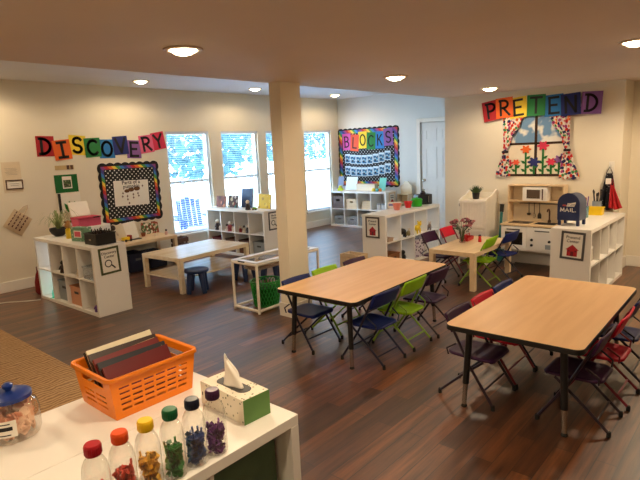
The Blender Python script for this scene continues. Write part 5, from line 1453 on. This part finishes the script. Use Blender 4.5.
# tissue box
t = thing('tissue_box', 'white floral tissue box with a green end on the foreground bookcase', 'tissue box', (1.132, 1.450, .7712), R(-3))
hx, hy, H = .058, .130, .090
FLO = spots_mat('tiny_leaf_print_card', rgb(232, 224, 204), [rgb(110, 110, 80), rgb(150, 140, 110), rgb(84, 84, 66)], 70, .28, keep=.6)
MB().box(-hx, -hy + .002, 0, hx, hy, H - .002).build('carton', FLO, t)
MB().box(-hx, -hy, 0, hx, -hy + .0018, H).build('green_end', mat('fern_green_print', rgb(96, 140, 72), .6), t)
m = MB()
m.prismz([(x, y) for x, y in round_rect(hx, hy - .002, .004)], H - .0018, H)
m.build('top_panel', FLO, t)
MB().prismz(round_rect(.028, .085, .027), H + .0002, H + .0012).build('slot_edge', DGREY, t)
TIS = mat('white_tissue', rgb(244, 238, 226), .95, var=.02)
def tf(u, v):
    a = 2 * PI * u; q = 1 - v
    r = .026 * (q ** .7) + .004 + .006 * math.sin(a * 3 + v * 4) * (.3 + q)
    return (r * math.cos(a) * .7 + .004 * math.sin(5 * v), .0 + r * math.sin(a) * 1.5 + .03 * v * v, H + .0015 + .10 * v + .012 * math.sin(a) * v)
MB().grid(tf, 28, 16).build('tissue', TIS, t, smooth=True, solid=.001)
# dark green bins in the near bookcase
bin_('fabric_bin', 'dark green fabric bin in the end cubby of the foreground bookcase', cell(SF, 3, 1, 0, .03), 0, .31, .30, .31, handle=False, m=mat('dark_green_fabric', rgb(96, 122, 96), .9, var=.2))
bin_('fabric_bin', 'dark green fabric bin in the second cubby of the foreground bookcase', cell(SF, 2, 1, 0, .03), 0, .31, .30, .31, handle=False, m=mat('deep_green_fabric', rgb(84, 108, 84), .9, var=.2))

# ------------------------------------------------------------------ outside the windows
GROUND = mat('pale_patio_concrete', rgb(214, 216, 216), .9, var=.1, scale=2)
struct(MB().box(-2, YD + .16, -.35, 24, 26, -.25).build('patio', GROUND))
def adirondack(label, loc, rz):
    t = thing('garden_chair', label, 'garden chair', loc, rz, 'blue garden chairs')
    B_ = mat('sky_blue_garden_paint', rgb(2, 40, 104), .6)
    q = MB()
    for k in range(5):
        x = -.22 + k * .11; q.box(x - .048, -.012, 0, x + .048, .012, .72 - .04 * abs(k - 2), Matrix.Translation((0, .2, .3)) @ Matrix.Rotation(R(-22), 4, 'X'))
    q.build('back_slats', B_, t)
    q = MB()
    for k in range(5): q.box(-.27, -.30 + k * .1, .36 - k * .012, .27, -.215 + k * .1, .38 - k * .012)
    q.build('seat_slats', B_, t)
    for s in (-1, 1):
        MB().box(s * .33 - .06, -.36, .55, s * .33 + .06, .36, .575).build('arm', B_, t); MB().box(s * .30 - .02, -.33, 0, s * .30 + .02, -.24, .549).build('leg', B_, t)
        MB().prism([(-.25, .33), (-.25, .25), (.55, .0), (.62, .0), (.62, .06)], -.015, .015, Matrix.Translation((s * .255, 0, 0)) @ Matrix.Rotation(PI / 2, 4, 'Z') ).build('stringer', B_, t)
    return t
adirondack('blue slatted garden chair outside the leftmost window, left of the two', (6.1, 9.7, -.25), R(10))
g2 = clone([o for o in bpy.data.objects if o.name == 'garden_chair'][0], 'blue slatted garden chair outside the leftmost window, right of the two', (7.0, 10.0, -.25), R(-25))
def tree(label, x, y, h, r, seed):
    random.seed(seed)
    t = thing('tree', label, 'tree', (x, y, -.25), 0, 'trees outside the windows')
    m = MB().tube([(0, 0, 0), (.05, 0, h * .4), (-.05, .1, h * .8)], [.08, .06, .03], 8)
    for k in range(7):
        a = random.uniform(0, 6.28); z = h * random.uniform(.3, .7); m.tube([(0, 0, z), (r * .6 * math.cos(a), r * .6 * math.sin(a), z + h * .2)], [.03, .01], 6)
    m.build('trunk', mat('grey_bark', rgb(150, 156, 166), .9), t, smooth=True)
    L = MB()
    for k in range(2600):
        a = random.uniform(0, 6.28); q = random.uniform(0, 1) ** .4; z = h * random.uniform(.30, 1.05)
        rr = r * q * (1.1 - .6 * abs(z / h - .6))
        c = Vector((rr * math.cos(a), rr * math.sin(a), z)); d = Vector((random.uniform(-1, 1), random.uniform(-1, 1), random.uniform(-1, 1))).normalized() * .14
        n = d.cross(Vector((random.uniform(-1, 1), random.uniform(-1, 1), random.uniform(-1, 1))))
        L.face([c - d, c + n * .6, c + d, c - n * .6])
    f = L.build('foliage', mat('blue_green_foliage', rgb(64, 112, 124), .8, var=.3), t); f['kind'] = 'stuff'
for i, (x, y, h, r, lab) in enumerate(((8.3, 12.2, 4.4, 1.7, 'leafy tree seen through the leftmost window'), (12.2, 13.8, 5.2, 1.5, 'leafy tree seen through the second window'),
        (16.6, 15.4, 5.0, 1.7, 'leafy tree seen near the column through the windows'), (13.4, 18.6, 6.6, 2.0, 'tall tree farther back outside, between the first two windows'), (22.5, 16.2, 5.5, 2.0, 'leafy tree seen through the window by the BLOCKS corner'))):
    tree(lab, x, y, h, r, 50 + i)

# ------------------------------------------------------------------ light, sky, camera
w = bpy.data.worlds.new('sky'); SC.world = w; w.use_nodes = True
bg = w.node_tree.nodes['Background']; bg.inputs['Color'].default_value = (.55, .77, 1.0, 1); bg.inputs['Strength'].default_value = 17.5
for i, (a, b) in enumerate(WX):     # sampling portals in the window openings
    l = bpy.data.lights.new('window_portal', 'AREA'); l.shape = 'RECTANGLE'; l.size = b - a; l.size_y = WZ1 - WZ0; l.cycles.is_portal = True
    o = bpy.data.objects.new('window_portal', l); COL.objects.link(o); o.location = ((a + b) / 2, YD + .16, (WZ0 + WZ1) / 2); o.rotation_euler = (-PI / 2, 0, 0)
sun = bpy.data.lights.new('sun', 'SUN'); sun.energy = 3.0; sun.angle = R(3); sun.color = (1, .97, .92)
so = bpy.data.objects.new('sun', sun); COL.objects.link(so); so.rotation_euler = (R(38), 0, R(20)); so.location = (6, 4, 8)

cam = bpy.data.cameras.new('camera'); co = bpy.data.objects.new('camera', cam); COL.objects.link(co)
F, PITCH, ROLL, HEAD, HGT = 527.346, .172, .045, .723, 1.697
cam.sensor_width = 36; cam.sensor_fit = 'HORIZONTAL'; cam.lens = F / 640 * 36; cam.clip_start = .05
fw = Vector((math.cos(HEAD) * math.cos(PITCH), math.sin(HEAD) * math.cos(PITCH), -math.sin(PITCH)))
rt = Vector((math.sin(HEAD), -math.cos(HEAD), 0)); up = rt.cross(fw)
# image axes turned by the roll
c_, s_ = math.cos(ROLL), math.sin(ROLL)
ix = rt * c_ - up * s_ * 1; iy = rt * s_ + up * c_
ix = rt * c_ + up * -s_; 
M = Matrix(((ix.x, iy.x, -fw.x, 0), (ix.y, iy.y, -fw.y, 0), (ix.z, iy.z, -fw.z, HGT), (0, 0, 0, 1)))
co.matrix_world = M
SC.camera = co
vs = SC.view_settings; vs.view_transform = 'Standard'; vs.look = 'None'; vs.gamma = 1; vs.exposure = 0; vs.use_curve_mapping = False
